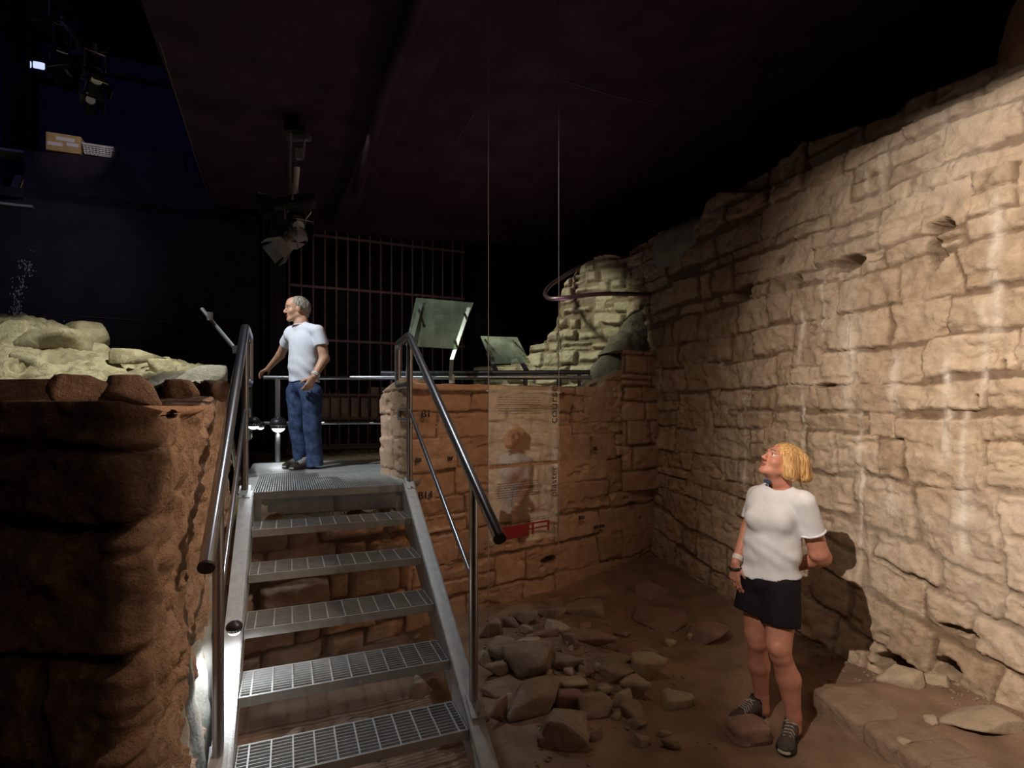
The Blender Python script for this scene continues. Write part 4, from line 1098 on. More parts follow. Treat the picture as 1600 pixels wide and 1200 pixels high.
# small gravel between the stones: countless
def gravel(name, pts, m, label):
    V, Fc = ico(1); Vs = []; Fs = []; r = np.random.RandomState(5); n = 0
    for (x, y, s_) in pts:
        k = r.uniform(.6, 1.3, (len(V), 1)); q = V * k * np.array([s_, s_, s_ * .7]) ; Vs.append(q + [x, y, gz(x, y) + s_ * .25]); Fs.append(Fc + n); n += len(V)
    V = np.concatenate(Vs)
    o = npmesh(name, V, np.concatenate(Fs), m, smooth=False, attrs=dict(tone=np.random.RandomState(1).uniform(0, 1, len(V)), joint=np.zeros(len(V)), stain=np.zeros(len(V))))
    tag(o, label, 'gravel', kind='stuff')
r_ = random.Random(2); pts = []
for _ in range(420):
    pts.append((r_.gauss(.35, .45), r_.gauss(3.9, .6), r_.uniform(.004, .016)))
for _ in range(260):
    y = r_.uniform(2.4, 4.6); pts.append((3.795 - .35 * y - abs(r_.gauss(.05, .12)) - .03, y, r_.uniform(.004, .016)))
for _ in range(150):
    pts.append((r_.uniform(-.9, 2.4), r_.uniform(1.9, 5), r_.uniform(.004, .012)))
gravel('stone_chips', pts, M['rock'], 'scattered stone chips and crumbs on the earth floor')
for px_, py_, w_, h_, lab in ((545, 1166, 100, 60, 'grey boulder under the bottom stair tread, on the left'), (640, 1150, 90, 50, 'long brown stone under the bottom stair tread, in the middle'),
        (706, 1152, 60, 50, 'dark stone under the bottom tread beside the right stringer'), (430, 1180, 80, 50, 'dark stone deep under the lowest tread on the left'), (655, 1080, 44, 34, 'yellowish stone glimpsed between the two lowest treads')):
    g = on_ground(px_, py_ + h_ * .3); sc_ = g.y / F
    o = stone('rubble_stone', Vector((g.x, g.y + .05, gz(g.x, g.y) + h_ * sc_ * .3)), (w_ * sc_, w_ * sc_ * .7, h_ * sc_), M['palerock' if 'yellow' in lab else 'rock'], px_, .2, 0, 1, 4, .04)
    tag(o, lab, 'stone', 'fallen stones on the pit floor')
# stones by the woman
def fstone(px, py, w_, h_, m_, seed, lab, flat=1, grp='fallen stones on the pit floor', dep=.8, sub=4):
    g = on_ground(px, py + h_ * .4); sc_ = g.y / F
    o = stone('rubble_stone', Vector((g.x, g.y + w_ * sc_ * .25, gz(g.x, g.y) + h_ * sc_ * .28)), (w_ * sc_, w_ * sc_ * dep, h_ * sc_ * .8), M[m_], seed, .2, 0, flat, sub, .04)
    tag(o, lab, 'stone', grp)
fstone(1196, 1131, 14, 16, 'palerock', 302, 'little pebble behind the flat-topped stone at the woman’s feet', sub=3)
fstone(1390, 1052, 15, 22, 'palerock', 303, 'egg-shaped pebble standing in the dark gap under the right wall', sub=3)
fstone(1418, 1062, 60, 34, 'palerock', 304, 'grey wedge of stone lying below the large bottom block of the right wall')
fstone(1470, 1064, 40, 22, 'palerock', 305, 'small slab jammed under the right wall beside the grey wedge')
fstone(1545, 1130, 110, 34, 'palerock', 306, 'long flat stone at the foot of the right wall, near the picture edge')
fstone(1462, 1126, 24, 14, 'palerock', 307, 'little flat pebble on the ledge in front of the right wall', sub=3)
fstone(1415, 1160, 20, 12, 'palerock', 308, 'round pebble sitting on the kerb stones', sub=3)
# kerb stones of the ledge
KB = [((1262, 1082), (1338, 1150), 'leftmost kerb stone of the ledge, next to the woman’s right-hand shoe'), ((1340, 1140), (1392, 1186), 'second kerb stone of the ledge along the right wall'),
      ((1392, 1180), (1438, 1222), 'third kerb stone of the ledge, cut by the bottom of the picture'), ((1440, 1216), (1500, 1290), 'last kerb stone of the ledge at the bottom edge of the picture')]
M['kerb'] = stone_mat('sandstone_kerb', (.40, .30, .22), (.24, .17, .12), (.15, .10, .07), bump=.5)
def block(name, c, size, m, seed, rotz=0, n=7, sub=5, rough=.03):
    V, Fc = ico(sub); r = np.random.RandomState(seed)
    P = V / (np.abs(V) ** n).sum(1)[:, None] ** (1 / n)
    P = P + rough * np.stack([fbm(P[:, 0] * 2 + seed, P[:, 1] * 2 + k * 5, P[:, 2] * 2, seed=seed + k, octv=5, gain=.6) for k in range(3)], 1) * 2
    P = P * np.array(size) / 2; P = P @ np.array(Matrix.Rotation(rotz, 3, 'Z')).T
    o = npmesh(name, P, Fc, m, None, attrs=dict(tone=np.full(len(P), r.uniform(.4, .8)), joint=np.zeros(len(P)), stain=np.zeros(len(P)))); o.location = c
    return o
for k, (a, b, lab) in enumerate(KB):
    x0 = 1.80 + .03 * k
    pa = on_plane(a[0], a[1], (x0, 3.33), (1, .12)); pb = on_plane(b[0], b[1], (x0, 3.33), (1, .12)); pa.z = pb.z = 0
    L_ = (pb - pa).length; mid = (pa + pb) / 2
    o = block('kerb_stone', (mid.x + .17, mid.y, .028), (.36, L_ * 1.0, .17), M['kerb'], 401 + k, .12, 7, 5, .03)
    tag(o, lab, 'stone', 'kerb stones of the ledge')
g = on_ground(1176, 1163)
o = block('rubble_stone', (g.x, g.y + .06, gz(g.x, g.y) + .035), (.21, .17, .12), M['redrock'], 301, .2, 5, 4, .07)
tag(o, 'flat-topped reddish stone on the floor between the woman’s shoes', 'stone', 'fallen stones on the pit floor')
# big block on top of the right wall at the picture edge
o = stone('boulder', on_plane(1596, 62, (WF.x + .05, WF.y), WNRM) + Vector((.16, .05, .12)), (.5, .5, .42), M['side'], 501, .3, 0, 1, 4, .03)
tag(o, 'dark brown boulder on top of the right wall at the picture edge', 'stone')
# smooth concrete cap at the corner of the wall tops
sd = SDF((1.1, 4.9, 3.2), (2.3, 7.2, 4.2), .02)
for k in range(5):
    p = at(1040 + k * 15, 382 - k * 6, 6.05 - k * .12); sd.cone(tuple(p + Vector((0, 0, -.12))), tuple(p), .13, .12, .12)
sd.noise(lambda x, y, z: .012 * fbm(x * 8, y * 8, z * 8, seed=3))
cp_ = sd.build('trim_11', M['concrete']); struct(cp_)

# ================================================================== THEATRE LIGHTS
def theatre_light(loc, aim, label, L_=.34, r=.10, group='theatre spotlights hung in the hall', body='blackmetal', doors=True):
    e = empty('stage_light', loc, label, 'spotlight', group); c = Vector(loc); d = Vector(aim).normalized(); R = Matrix(rot_to(d).tolist())
    s_ = R @ Vector((1, 0, 0)); u = R @ Vector((0, 0, 1))
    MB().tube([c - d * L_ * .5, c - d * L_ * .38, c + d * L_ * .1, c + d * L_ * .12, c + d * L_ * .5], [r * .75, r, r, r * .8, r * .8], 14).build('housing', M[body], e, smooth=True)
    MB().tube([c + d * L_ * .5, c + d * L_ * .515], r * .7, 14).build('lens', M['silver'], e, smooth=True)
    MB().tube([c + s_ * (r + .02), c + s_ * (r + .02) + Vector((0, 0, .16)), c - s_ * (r + .02) + Vector((0, 0, .16)), c - s_ * (r + .02)], .009, 6).build('yoke', M['silver'], e)
    MB().tube([c + Vector((0, 0, .16)), c + Vector((0, 0, .24))], .018, 8).build('clamp', M['silver'], e, smooth=True)
    if doors:
        for a, b in ((s_, u), (-s_, u), (u, s_), (-u, s_)):
            q = c + d * L_ * .5 + a * r * .8; w_ = r * .8
            MB().prism([q - b * w_, q + b * w_, q + b * w_ * 1.2 + d * .13 + a * .05, q - b * w_ * 1.2 + d * .13 + a * .05], a * .004).build('barn_door', M['silver' if a == u else body], e)
    return e
PL = lambda px, py, Y=5.6: at(px, py, Y)
pole = empty('lighting_pole', PL(459, 196), 'vertical metal lighting pole hanging from the ceiling above the man', 'pole')
MB().tube([PL(453, 190), PL(452, 335)], .022, 10).build('tube', M['silver'], pole, smooth=True)
MB().tube([PL(476, 218), PL(473, 250)], .015, 8).build('rod', M['silver'], pole, smooth=True)
MB().tube([PL(464, 262), PL(461, 300), PL(459, 312)], [.030, .028, .012], 10).build('tube', M['white'], pole, smooth=True)
MB().box(PL(446, 217), (.25, 0, 0), (0, .06, 0), (0, 0, .05)).build('bracket', M['silver'], pole)
MB().cbox(PL(461, 199), .16, .16, .13).build('junction_box', M['blackmetal'], pole)
MB().cbox(PL(468, 241), .07, .05, .10).build('junction_box', M['concrete'], pole)
MB().tube([PL(453, 160), PL(453, 192)], .02, 8).build('ceiling_rod', M['blackmetal'], pole, smooth=True)
MB().tube(fillet([PL(450, 250), PL(445, 268), PL(452, 285), PL(454, 320)], .1), .006, 6).build('cable', M['blackmetal'], pole, smooth=True)
MB().tube(fillet([PL(466, 300), PL(482, 318), PL(488, 330), PL(478, 342)], .1), .006, 6).build('cable', M['silver'], pole, smooth=True)
theatre_light(PL(462, 318), (-.9, -.1, -.12), 'cylindrical black theatre light, uppermost on the hanging pole', .42, .09)
theatre_light(PL(462, 347), (.5, -.6, -.6), 'black theatre light with bright clamp in the middle of the hanging pole', .22, .085)
theatre_light(PL(458, 374, 5.55), (-.55, -.5, -.65), 'theatre light with open shiny barn doors, lowest on the hanging pole', .26, .10, body='concrete')
bar = empty('lighting_bar', at(100, 40, 5.2), 'sloping metal truss bar with theatre lights near the top left corner', 'truss')
MB().tube([at(97, 35, 5.2), at(142, 88, 5.2)], .022, 8).build('tube', M['silver'], bar, smooth=True)
MB().box(at(102, 34, 5.3), at(138, 84, 5.3) - at(102, 34, 5.3), (.16, 0, .03), (0, .04, 0)).build('panel', M['navy'], bar)
MB().tube([at(45, 28, 5.2), at(96, 30, 5.2), at(100, 36, 5.2)], .02, 8).build('tube', M['blackmetal'], bar, smooth=True)
MB().tube([at(78, 28, 5.2), at(78, -60, 5.2)], .018, 8).build('ceiling_rod', M['blackmetal'], bar, smooth=True)
theatre_light(at(97, 66, 5.2), (.25, -.3, -.9), 'theatre light hanging left under the sloping truss bar', .22, .045)
theatre_light(at(122, 104, 5.35), (-.1, -.5, -.7), 'dark theatre light in the middle below the truss bar', .24, .075)
theatre_light(at(148, 108, 5.1), (.35, -.3, -.9), 'theatre light with shiny edge on the right end of the truss bar', .30, .06)
theatre_light(at(140, 152, 5.3), (.5, -.5, -.6), 'lowest theatre light of the top left cluster, its door catching the light', .16, .055)
# the lamp that lights the right wall hangs over the viewer: unseen fixture, its barn door plate added to cut the beam
wl = empty('stage_light', (-.62, .50, 3.42), 'theatre light above the viewer that washes the right wall', 'spotlight')
dw = Vector((.85, .50, 0)).normalized(); sw = Vector((-dw.y, dw.x, 0)); L0 = Vector((-.56, .56, 3.38))
MB().box(L0 - dw * .05 - sw * .35 + Vector((0, 0, .021)), dw * .43, sw * .70, (0, 0, .004)).build('barn_door', M['blackmetal'], wl)
MB().tube([L0 - dw * .30, L0 - dw * .04], .09, 14).build('housing', M['blackmetal'], wl, smooth=True)
# twin pilot lamps, carton and basket on the parapet
tw = empty('pilot_lamps', on_back(55, 110, 1.6), 'dark box with two pale blue square lamps glowing at the upper left', 'lamp')
p = on_back(53, 102, 1.6)
MB().cbox(p + A * .04 + Vector((.1, 0, -.0)), .8, .06, .35, Matrix.Rotation(YAW, 3, 'Z')).build('housing', M['blackmetal'], tw)
for px in (41, 62):
    q = on_back(px, 101 if px < 50 else 104, 1.6); MB().cbox(q - A * .02, .15, .05, .11, Matrix.Rotation(YAW, 3, 'Z')).build('lamp_lens', M['pilot'], tw, bevel=.02)
RY = Matrix.Rotation(YAW, 3, 'Z')
bx_ = empty('cardboard_box', on_back(104, 243, .12), 'small lit cardboard box standing on the black parapet', 'box')
q = on_back(104, 243, .12)
MB().cbox(q + Vector((0, 0, .12)), .38, .22, .24, RY).build('carton', M['card'], bx_, bevel=.006)
for dx, dz, w_ in ((-.09, .04, .16), (.02, .12, .2), (.10, .06, .13)):
    MB().cbox(q - A * .112 + T * dx + Vector((0, 0, dz + .05)), w_, .004, .05, RY).build('paper_label', M['white'], bx_)
bs = empty('plastic_basket', on_back(158, 248, .1), 'white slotted plastic basket on the parapet beside the cardboard box', 'basket')
q = on_back(156, 248, .1); m = MB()
for k in range(5):
    zf = .03 + k * .025; w_ = .30 + k * .012
    m.cbox(q - A * (.08 + k * .004) + Vector((0, 0, zf)), w_, .006, .012, RY); m.cbox(q + A * (.08 + k * .004) + Vector((0, 0, zf)), w_, .006, .012, RY)
    for sg in (-1, 1): m.cbox(q + T * sg * w_ / 2 + Vector((0, 0, zf)), .006, .17, .012, RY)
for k in range(9): m.cbox(q - A * .09 + T * (-.15 + k * .0375) + Vector((0, 0, .08)), .008, .006, .13, RY)
m.cbox(q + Vector((0, 0, .012)), .3, .16, .01, RY); m.build('body', M['white'], bs)
MB().cbox(q + Vector((0, 0, .145)), .37, .20, .01, RY).build('rim', M['white'], bs)
# side shelf with binders at the far left
sh = empty('wall_shelf', on_back(20, 312, -.1), 'pale grey shelf board at the far left under the parapet', 'shelf')
a = on_back(-60, 312, -.06); b = on_back(50, 312, -.06); b.z = a.z
MB().box(a, b - a, A * .3, (0, 0, .03)).build('board', M['concrete'], sh)
a = on_back(-40, 228, .1); b = on_back(36, 228, .1); b.z = a.z
o = MB().box(a, b - a, A * .3, (0, 0, .03)).build('shelf_board', M['concrete'], None); tag(o, 'thin upper shelf board at the far left, level with the cardboard box', 'shelf')
fb = empty('folder', on_back(20, 306, .02), 'blue folder leaning on the far left shelf', 'folder')
q = on_back(22, 308, .02)
MB().prism([q + T * -.08, q + T * .0, q + T * .09 + Vector((0, 0, .30)), q + T * .01 + Vector((0, 0, .30))], A * .2).build('cover', M['navy'], fb)
MB().prism([q + T * .02, q + T * .03, q + T * .12 + Vector((0, 0, .30)), q + T * .11 + Vector((0, 0, .30))], A * .2).build('pages', M['card'], fb)
# white lime splash on the black wall is a stain: flat, real patch on the wall

# ================================================================== PEOPLE
def V3(*a): return np.array(a, float)
def head(sd, c, f, up, sc=1.0, male=False):
    R = rot_to(f, up); s_, f_, u_ = R[:, 0], R[:, 1], R[:, 2]; c = np.array(c)
    P = lambda s, fw, u: c + (s_ * s + f_ * fw + u_ * u) * sc
    sd.ell(P(0, -.010, .014), np.array([.073, .093, .084]) * sc, R, .01)
    sd.ell(P(0, .026, -.040), np.array([.058, .058, .076]) * sc, R, .02)
    for q in (-1, 1):
        sd.cone(P(q * .048, -.005, -.062), P(q * .014, .066, -.102), .022 * sc, .018 * sc, .02)
        sd.ell(P(q * .036, .052, -.034), np.array([.026, .026, .026]) * sc, R, .02)
        sd.ell(P(q * .073, -.006, -.018), np.array([.008, .019, .030]) * sc, R, .006)
        sd.cone(P(q * .012, .086, .018), P(q * .042, .070, .020), .010 * sc, .008 * sc, .012)
        sd.ell(P(q * .011, .094, -.040), np.array([.009, .010, .008]) * sc, R, .006)
    sd.ell(P(0, .072, -.102), np.array([.021, .018, .017]) * sc, R, .014)
    sd.cone(P(0, .082, .008), P(0, .106, -.034), .008 * sc, .0115 * sc, .010)
    sd.cone(P(-.017, .080, -.064), P(.017, .080, -.064), .008 * sc, .008 * sc, .008)
    sd.cone(P(-.014, .079, -.076), P(.014, .079, -.076), .009 * sc, .009 * sc, .008)
    for q in (-1, 1): sd.ell(P(q * .031, .088, -.002), np.array([.013, .010, .006]) * sc, R, .008, sub=True)
    sd.cone(P(-.022, .090, -.070), P(.022, .090, -.070), .003 * sc, .003 * sc, .003, sub=True)
    if male: sd.ell(P(0, .030, .040), np.array([.062, .058, .06]) * sc, R, .02)
    return P, R
def eyes(P, sc, parent):
    for q in (-1, 1):
        a = MB().sphere(P(q * .031, .0705, -.002), .0125 * sc, 8).build('eye', M['eye'], parent, smooth=True)
        MB().sphere(P(q * .031, .0788, -.002), .0058 * sc, 8).build('iris', M['iris'], a, smooth=True)
        MB().tube([P(q * .018, .083, .006), P(q * .031, .086, .0085), P(q * .045, .079, .005)], .0022 * sc, 6).build('eyelid', M['skin'], a, smooth=True)
        MB().tube([P(q * .014, .096, .021), P(q * .030, .092, .026), P(q * .047, .078, .021)], .0028 * sc, 6).build('eyebrow', M['grey'], parent, smooth=True)
    m = MB(); m.tube([P(-.022, .083, -.068), P(-.008, .0885, -.0655), P(.008, .0885, -.0655), P(.022, .083, -.068)], .0042 * sc, 8)
    m.tube([P(-.020, .083, -.073), P(0, .0885, -.0765), P(.020, .083, -.073)], .0048 * sc, 8); m.build('lips', M['lip'], parent, smooth=True)
def hand(sd, wr, d, n, thumb, sc=1.0, curl=(.35, .45, .5, .55), k=.004):
    """wr wrist, d along the hand, n back of hand, thumb +1/-1 side"""
    d = np.array(Vector(d).normalized()); n = np.array(n, float); n -= d * n.dot(d); n /= np.linalg.norm(n); l = np.cross(d, n) * thumb
    wr = np.array(wr); kn = []
    for j, o in enumerate((.027, .009, -.010, -.027)):
        q = wr + (d * (.088, .090, .085, .078)[j] + l * o) * sc
        sd.cone(wr + l * o * .55 * sc + d * .012 * sc, q, .0135 * sc, .0105 * sc, .010); kn.append(q)
    L_ = ((.040, .024, .020), (.044, .027, .021), (.041, .025, .020), (.032, .019, .018))
    for j in range(4):
        p = kn[j]; a = 0; sp = (.10, .02, -.04, -.12)[j]
        for m_ in range(3):
            a += curl[j] * (.8, 1.1, .7)[m_]
            dr = (d + l * sp) * math.cos(a) - n * math.sin(a); dr /= np.linalg.norm(dr)
            q = p + dr * L_[j][m_] * sc; sd.cone(p, q, (.0088 - .0007 * m_) * sc, (.0082 - .0008 * m_) * sc, k); p = q
    p = wr + (d * .022 + l * .022 - n * .006) * sc
    for m_, (ln, r0, r1) in enumerate(((.042, .014, .011), (.030, .0105, .0095), (.025, .0095, .008))):
        dr = d * (.78 + .07 * m_) + l * (.62 - .20 * m_) - n * (.25 + .1 * m_); dr /= np.linalg.norm(dr)
        q = p + dr * ln * sc; sd.cone(p, q, r0 * sc, r1 * sc, .006); p = q
def shoe(parent, heel, toe, zg, upper, label=None):
    h = np.array([heel[0], heel[1], zg]); t = np.array([toe[0], toe[1], zg]); d = (t - h) / np.linalg.norm(t - h); up = V3(0, 0, 1); s_ = np.cross(d, up)
    Lh = np.linalg.norm(t - h); R = np.stack([s_, d, up], 1); lo = np.minimum(h, t) - .12; hi = np.maximum(h, t) + .12; hi[2] = zg + .16; lo[2] = zg - .03
    P = lambda s, f, u: h + s_ * s + d * f + up * u
    sd = SDF(lo, hi, .0042)
    sd.ell(P(0, .035, .045), (.034, .045, .045), R, .01).cone(P(0, .03, .05), P(0, .035, .095), .036, .038, .015).cone(P(0, .07, .065), P(0, Lh - .06, .032), .036, .034, .02)
    sd.ell(P(0, Lh - .055, .030), (.044, .062, .028), R, .015).cone(P(0, .06, .075), P(0, .10, .055), .032, .034, .02)
    sd.cut(P(0, 0, .012), -up); sd.cut(P(0, .02, .105), V3(-d[0] * .3, -d[1] * .3, 1))
    o = sd.build('shoe', upper, parent)
    sd = SDF(lo, hi, .0042)
    sd.ell(P(0, .035, .010), (.038, .05, .022), R, .01).ell(P(0, Lh - .06, .010), (.047, .070, .020), R, .03).cone(P(0, .03, .008), P(0, Lh - .06, .008), .036, .042, .02)
    sd.cut(P(0, 0, .021), up).cut(P(0, 0, .0), -up); sd.build('sole', M['shoeblack'], o)
    sd = SDF(lo, hi, .0042); sd.ell(P(.0, Lh - .018, .016), (.034, .028, .018), R, .008); sd.cut(P(0, Lh - .012, 0), -d); sd.cut(P(0, 0, .004), -up); sd.build('toe_cap', M['toe'] if upper is M['shoe'] else M['concrete'], o)
    m = MB()
    for k in range(6):
        f = .075 + k * (Lh - .155) / 5; z = .108 - (f - .07) * .34
        m.tube([P(-.030, f + .006, z - .022), P(-.015, f, z - .003), P(.015, f + .008, z - .003), P(.030, f, z - .022)], .0034, 6)
    m.tube([P(-.02, .07, .105), P(0, .085, .108), P(.028, .10, .098)], .003, 6); m.tube([P(.02, .07, .105), P(0, .085, .108), P(-.03, .098, .094)], .003, 6)
    m.build('laces', M['lace'], o, smooth=True)
    col = MB().tube([P(0, .033, .090), P(0, .034, .118)], [.041, .036], 16); col.build('ankle_collar', M['shoeblack'], o, smooth=True)
    return o
def folds(seed, amp, fx=9, fz=5):
    return lambda x, y, z: amp * fbm(x * fx + z * 3, y * fx, z * fz + x * 6, seed=seed, octv=3)

# ---- woman by the right wall
def W(px, py, dy=0): return np.array(at(px, py, 3.04 + dy))
wroot = empty('person', at(1205, 1140, 3.04), 'woman with blond bob, white top and black shorts, looking up beside the right wall', 'person')
wroot.location.z = 0
tf = Vector((-.60, -.80, 0)); RT = rot_to(tf)
body = SDF((1.02, 2.62, -.02), (2.02, 3.50, 1.66), .0052)
fh = Vector((-.86, -.13, .50)); upH = Vector((0, 0, 1))
P, RH = head(body, W(1220, 720, -.01), fh, upH, .97)
body.cone(P(0, -.035, -.05), W(1219, 760, .01), .047, .050, .02).cone(W(1219, 757, .01), W(1217, 790, .01), .052, .07, .03)
body.cone(P(0, .03, -.085), W(1212, 752, -.02), .028, .032, .03)
body.cone(W(1183, 775, .12), W(1255, 783, -.12), .045, .045, .03).ell(W(1212, 810), (.14, .09, .15), RT, .03).ell(W(1204, 905), (.145, .10, .13), RT, .03)
# her left arm (picture right), hand behind the hip
body.cone(W(1257, 787, -.12), W(1279, 862, -.07), .052, .050, .02).cone(W(1279, 864, -.07), W(1285, 870, -.04), .047, .043, .02).cone(W(1283, 871, -.05), W(1246, 884, .10), .049, .031, .02)
hand(body, W(1246, 884, .10), (-.75, .45, -.12), (.3, .9, .3), -1, .95)
# her right arm (picture left), hanging
body.cone(W(1184, 776, .12), W(1168, 828, .14), .043, .038, .02).cone(W(1168, 828, .14), W(1149, 880, .05), .038, .023, .02)
hand(body, W(1148, 882, .05), V3(-.02, -.10, -1), V3(-.75, -.45, .1), -1, .96, (.28, .34, .40, .48))
# legs
body.cone(W(1184, 925, .05), W(1181, 990, .05), .085, .060, .03).cone(W(1181, 990, .05), W(1183, 1003, .04), .056, .050, .02)
body.cone(W(1183, 1005, .05), W(1186, 1038, .09), .048, .056, .02).cone(W(1186, 1038, .09), W(1190, 1088, .12), .056, .036, .02).cone(W(1190, 1088, .12), W(1192, 1108, .12), .036, .038, .02)
body.cone(W(1222, 930, -.04), W(1217, 1008, -.09), .092, .062, .03).cone(W(1217, 1008, -.09), W(1219, 1024, -.10), .058, .052, .02).ell(W(1216, 1016, -.13), (.034, .025, .036), None, .02)
body.cone(W(1221, 1026, -.09), W(1232, 1060, -.08), .051, .060, .02).cone(W(1232, 1060, -.08), W(1240, 1118, -.09), .060, .037, .02).cone(W(1240, 1118, -.09), W(1241, 1138, -.09), .037, .038, .02)
wb = body.build('person_body', M['skin'], wroot)
eyes(P, .97, wroot)
# top
sh_ = SDF((1.12, 2.70, .80), (1.92, 3.42, 1.44), .0055)
sh_.ell(W(1211, 800, 0), (.158, .105, .165), RT, .03).ell(W(1206, 845, 0), (.146, .108, .15), RT, .05).ell(W(1205, 868, 0), (.150, .110, .13), RT, .05).ell(W(1203, 905, 0), (.168, .118, .12), RT, .04)
sh_.cone(W(1186, 774, .12), W(1217, 768, .0), .050, .058, .03).cone(W(1217, 768, 0), W(1253, 784, -.11), .058, .055, .03)
for q in (-1, 1):
    b_ = Vector(W(1204, 808, -.01)) + tf * .062 + Vector((-tf.y, tf.x, 0)) * .062 * q; sh_.ell(tuple(b_), (.060, .048, .062), RT, .05)
sh_.cone(W(1256, 785, -.12), W(1269, 833, -.095), .060, .066, .025, flat=True)
sh_.cone(W(1184, 775, .12), W(1170, 812, .13), .054, .050, .025, flat=True)
sh_.cut((W(1203, 897, 0)), V3(.10, .05, -1))
sh_.cone(W(1217, 742, -.015), W(1217, 766, -.012), .066, .058, .006, sub=True)
sh_.noise(folds(4, .012, 7, 5)); sh_.noise(lambda x, y, z: .005 * fbm(x * 16 + z * 9, y * 14, z * 12 - x * 7, seed=44, octv=2) * sstep(1.3, 1.0, z)); sh_.noise(lambda x, y, z: .0025 * np.sin((z * 1.0 + x * .55 - y * .25) * 75 + 5 * fbm(x * 5, y * 5, z * 5, seed=8, octv=2)) * sstep(1.16, .95, z))
shirt = sh_.build('shirt', M['teeblue'], wroot)
def ring(c, ax, r, th, n=28, sq=1.0, side=None):
    ax = Vector(ax).normalized(); u = ax.orthogonal().normalized() if side is None else (Vector(side) - ax * Vector(side).dot(ax)).normalized(); v = ax.cross(u); c = Vector(c)
    return [c + u * math.cos(2 * math.pi * k / n) * r + v * math.sin(2 * math.pi * k / n) * r * sq for k in range(n + 1)]
dn = Vector(W(1269, 833, -.095)) - Vector(W(1256, 785, -.12))
MB().tube(ring(W(1268.6, 831, -.096), dn, .0655, 0), .0055, 8).build('cuff', M['teeblue'], shirt, smooth=True)
MB().tube(ring(W(1218, 764, -.010), (-.05, -.12, 1), .063, 0), .0065, 8).build('collar', M['teeblue'], shirt, smooth=True)
st_ = MB(); st_.cbox(W(1199, 752.5, -.04), .035, .03, .020, Matrix.Rotation(.5, 3, 'Y')); st_.build('dark_collar_tab', M['jeans'], shirt, bevel=.006)
# shorts
so_ = SDF((1.12, 2.66, .50), (1.80, 3.42, 1.0), .0055)
so_.ell(W(1203, 905, 0), (.160, .112, .10), RT, .03)
so_.cone(W(1184, 918, .05), W(1176, 955, .05), .098, .100, .03, flat=True).cone(W(1219, 922, -.04), W(1219, 976, -.07), .104, .100, .02, flat=True)
so_.noise(folds(9, .010, 8, 3)); so_.build('shorts', M['shorts'], wroot)
# hair: bob hanging back from the tilted head
hr = SDF((1.30, 2.80, 1.28), (1.78, 3.26, 1.70), .004)
hr.ell(P(0, -.022, .026), np.array([.084, .094, .086]), RH, .01)
for q in (-1, 1):
    hr.cone(P(q * .066, .012, .03), P(q * .072, -.03, -.06), .034, .034, .03).cone(P(q * .070, -.03, -.04), Vector(W(1240, 745, -.08 if q < 0 else .07)), .034, .026, .03)
hr.cone(P(0, -.085, .02), W(1254, 742, 0), .068, .050, .04).cone(W(1250, 722, -.04), W(1257, 745, -.05), .044, .034, .04).cone(W(1250, 722, .05), W(1257, 744, .05), .046, .034, .04)
hr.ell(P(0, .060, -.045), np.array([.058, .066, .080]), RH, .012, sub=True)
hr.cone(P(0, .105, .055), P(0, .075, .045), .02, .02, .01, sub=True)
hr.noise(lambda x, y, z: .0035 * vnoise((x - 1.5) * 90 + 3 * vnoise(x * 20, z * 9), (y - 3) * 120, z * 7, seed=5) + .004 * fbm(x * 30, y * 30, z * 10, seed=6, octv=2))
hr.cut(W(1250, 752, 0), V3(0, 0, -1)).build('hair', M['blond'], wroot)
# footwear and wrist bands
def flr(px, py): g = on_ground(px, py); return (g.x, g.y)
shoe(wroot, (1.455, 3.175), (1.245, 3.085), gz(1.35, 3.12) + .002, M['shoe'])
shoe(wroot, (1.555, 3.000), (1.395, 2.795), gz(1.47, 2.9) + .002, M['shoe'])
ar = W(1149, 880, .05) - W(1168, 828, .14)
MB().tube([tuple(W(1153.5, 868, .07)), tuple(W(1151.2, 875, .06))], .029, 18).build('watch_strap', M['strap'], wroot, smooth=True)
MB().tube(ring(W(1148.4, 887, .048), (0, 0, 1), .031, 0, 20), .006, 8).build('bracelet', M['band'], wroot, smooth=True)
MB().tube(ring(W(1148.2, 889, .048), (.15, .1, 1), .033, 0, 20), .0045, 8).build('bracelet', M['band'], wroot, smooth=True)

# ---- man on the platform
MY = 5.22
def Mn(px, py, dy=0): return np.array(at(px, py, MY + dy))
mroot = empty('person', at(482, 731, MY), 'grey-haired man in white t-shirt and blue jeans standing on the steel platform', 'person')
mroot.location.z = 1.223
mf = Vector((-.62, -.78, 0)); RM = rot_to(mf)
mb_ = SDF((-2.75, 4.80, 1.20), (-1.66, 5.95, 3.0), .0066)
fm = Vector((-.86, -.50, -.05)); Pm, RMh = head(mb_, Mn(463.5, 482, 0), fm, (0, 0, 1), 1.04, True)
mb_.cone(Pm(0, -.03, -.05), Mn(471, 507, .01), .056, .060, .02).cone(Mn(471, 505, .01), Mn(475, 520, .01), .062, .075, .03)
mb_.cone(Mn(456, 518, .11), Mn(497, 516, -.11), .05, .05, .03).ell(Mn(475, 540), (.155, .10, .16), RM, .03).ell(Mn(475, 595), (.15, .105, .14), RM, .03)
mb_.cone(Mn(455, 519, .12), Mn(438, 555, .34), .050, .042, .02).cone(Mn(438, 555, .34), Mn(419, 576, .50), .041, .026, .02)
hand(mb_, Mn(419, 576, .50), V3(-.75, .35, -.30), V3(-.1, -.1, 1), 1, 1.0, (.35, .4, .45, .5), .005)
mb_.cone(Mn(499, 518, -.12), Mn(507, 560, -.12), .052, .045, .02).cone(Mn(507, 560, -.12), Mn(491, 588, -.22), .046, .029, .02)
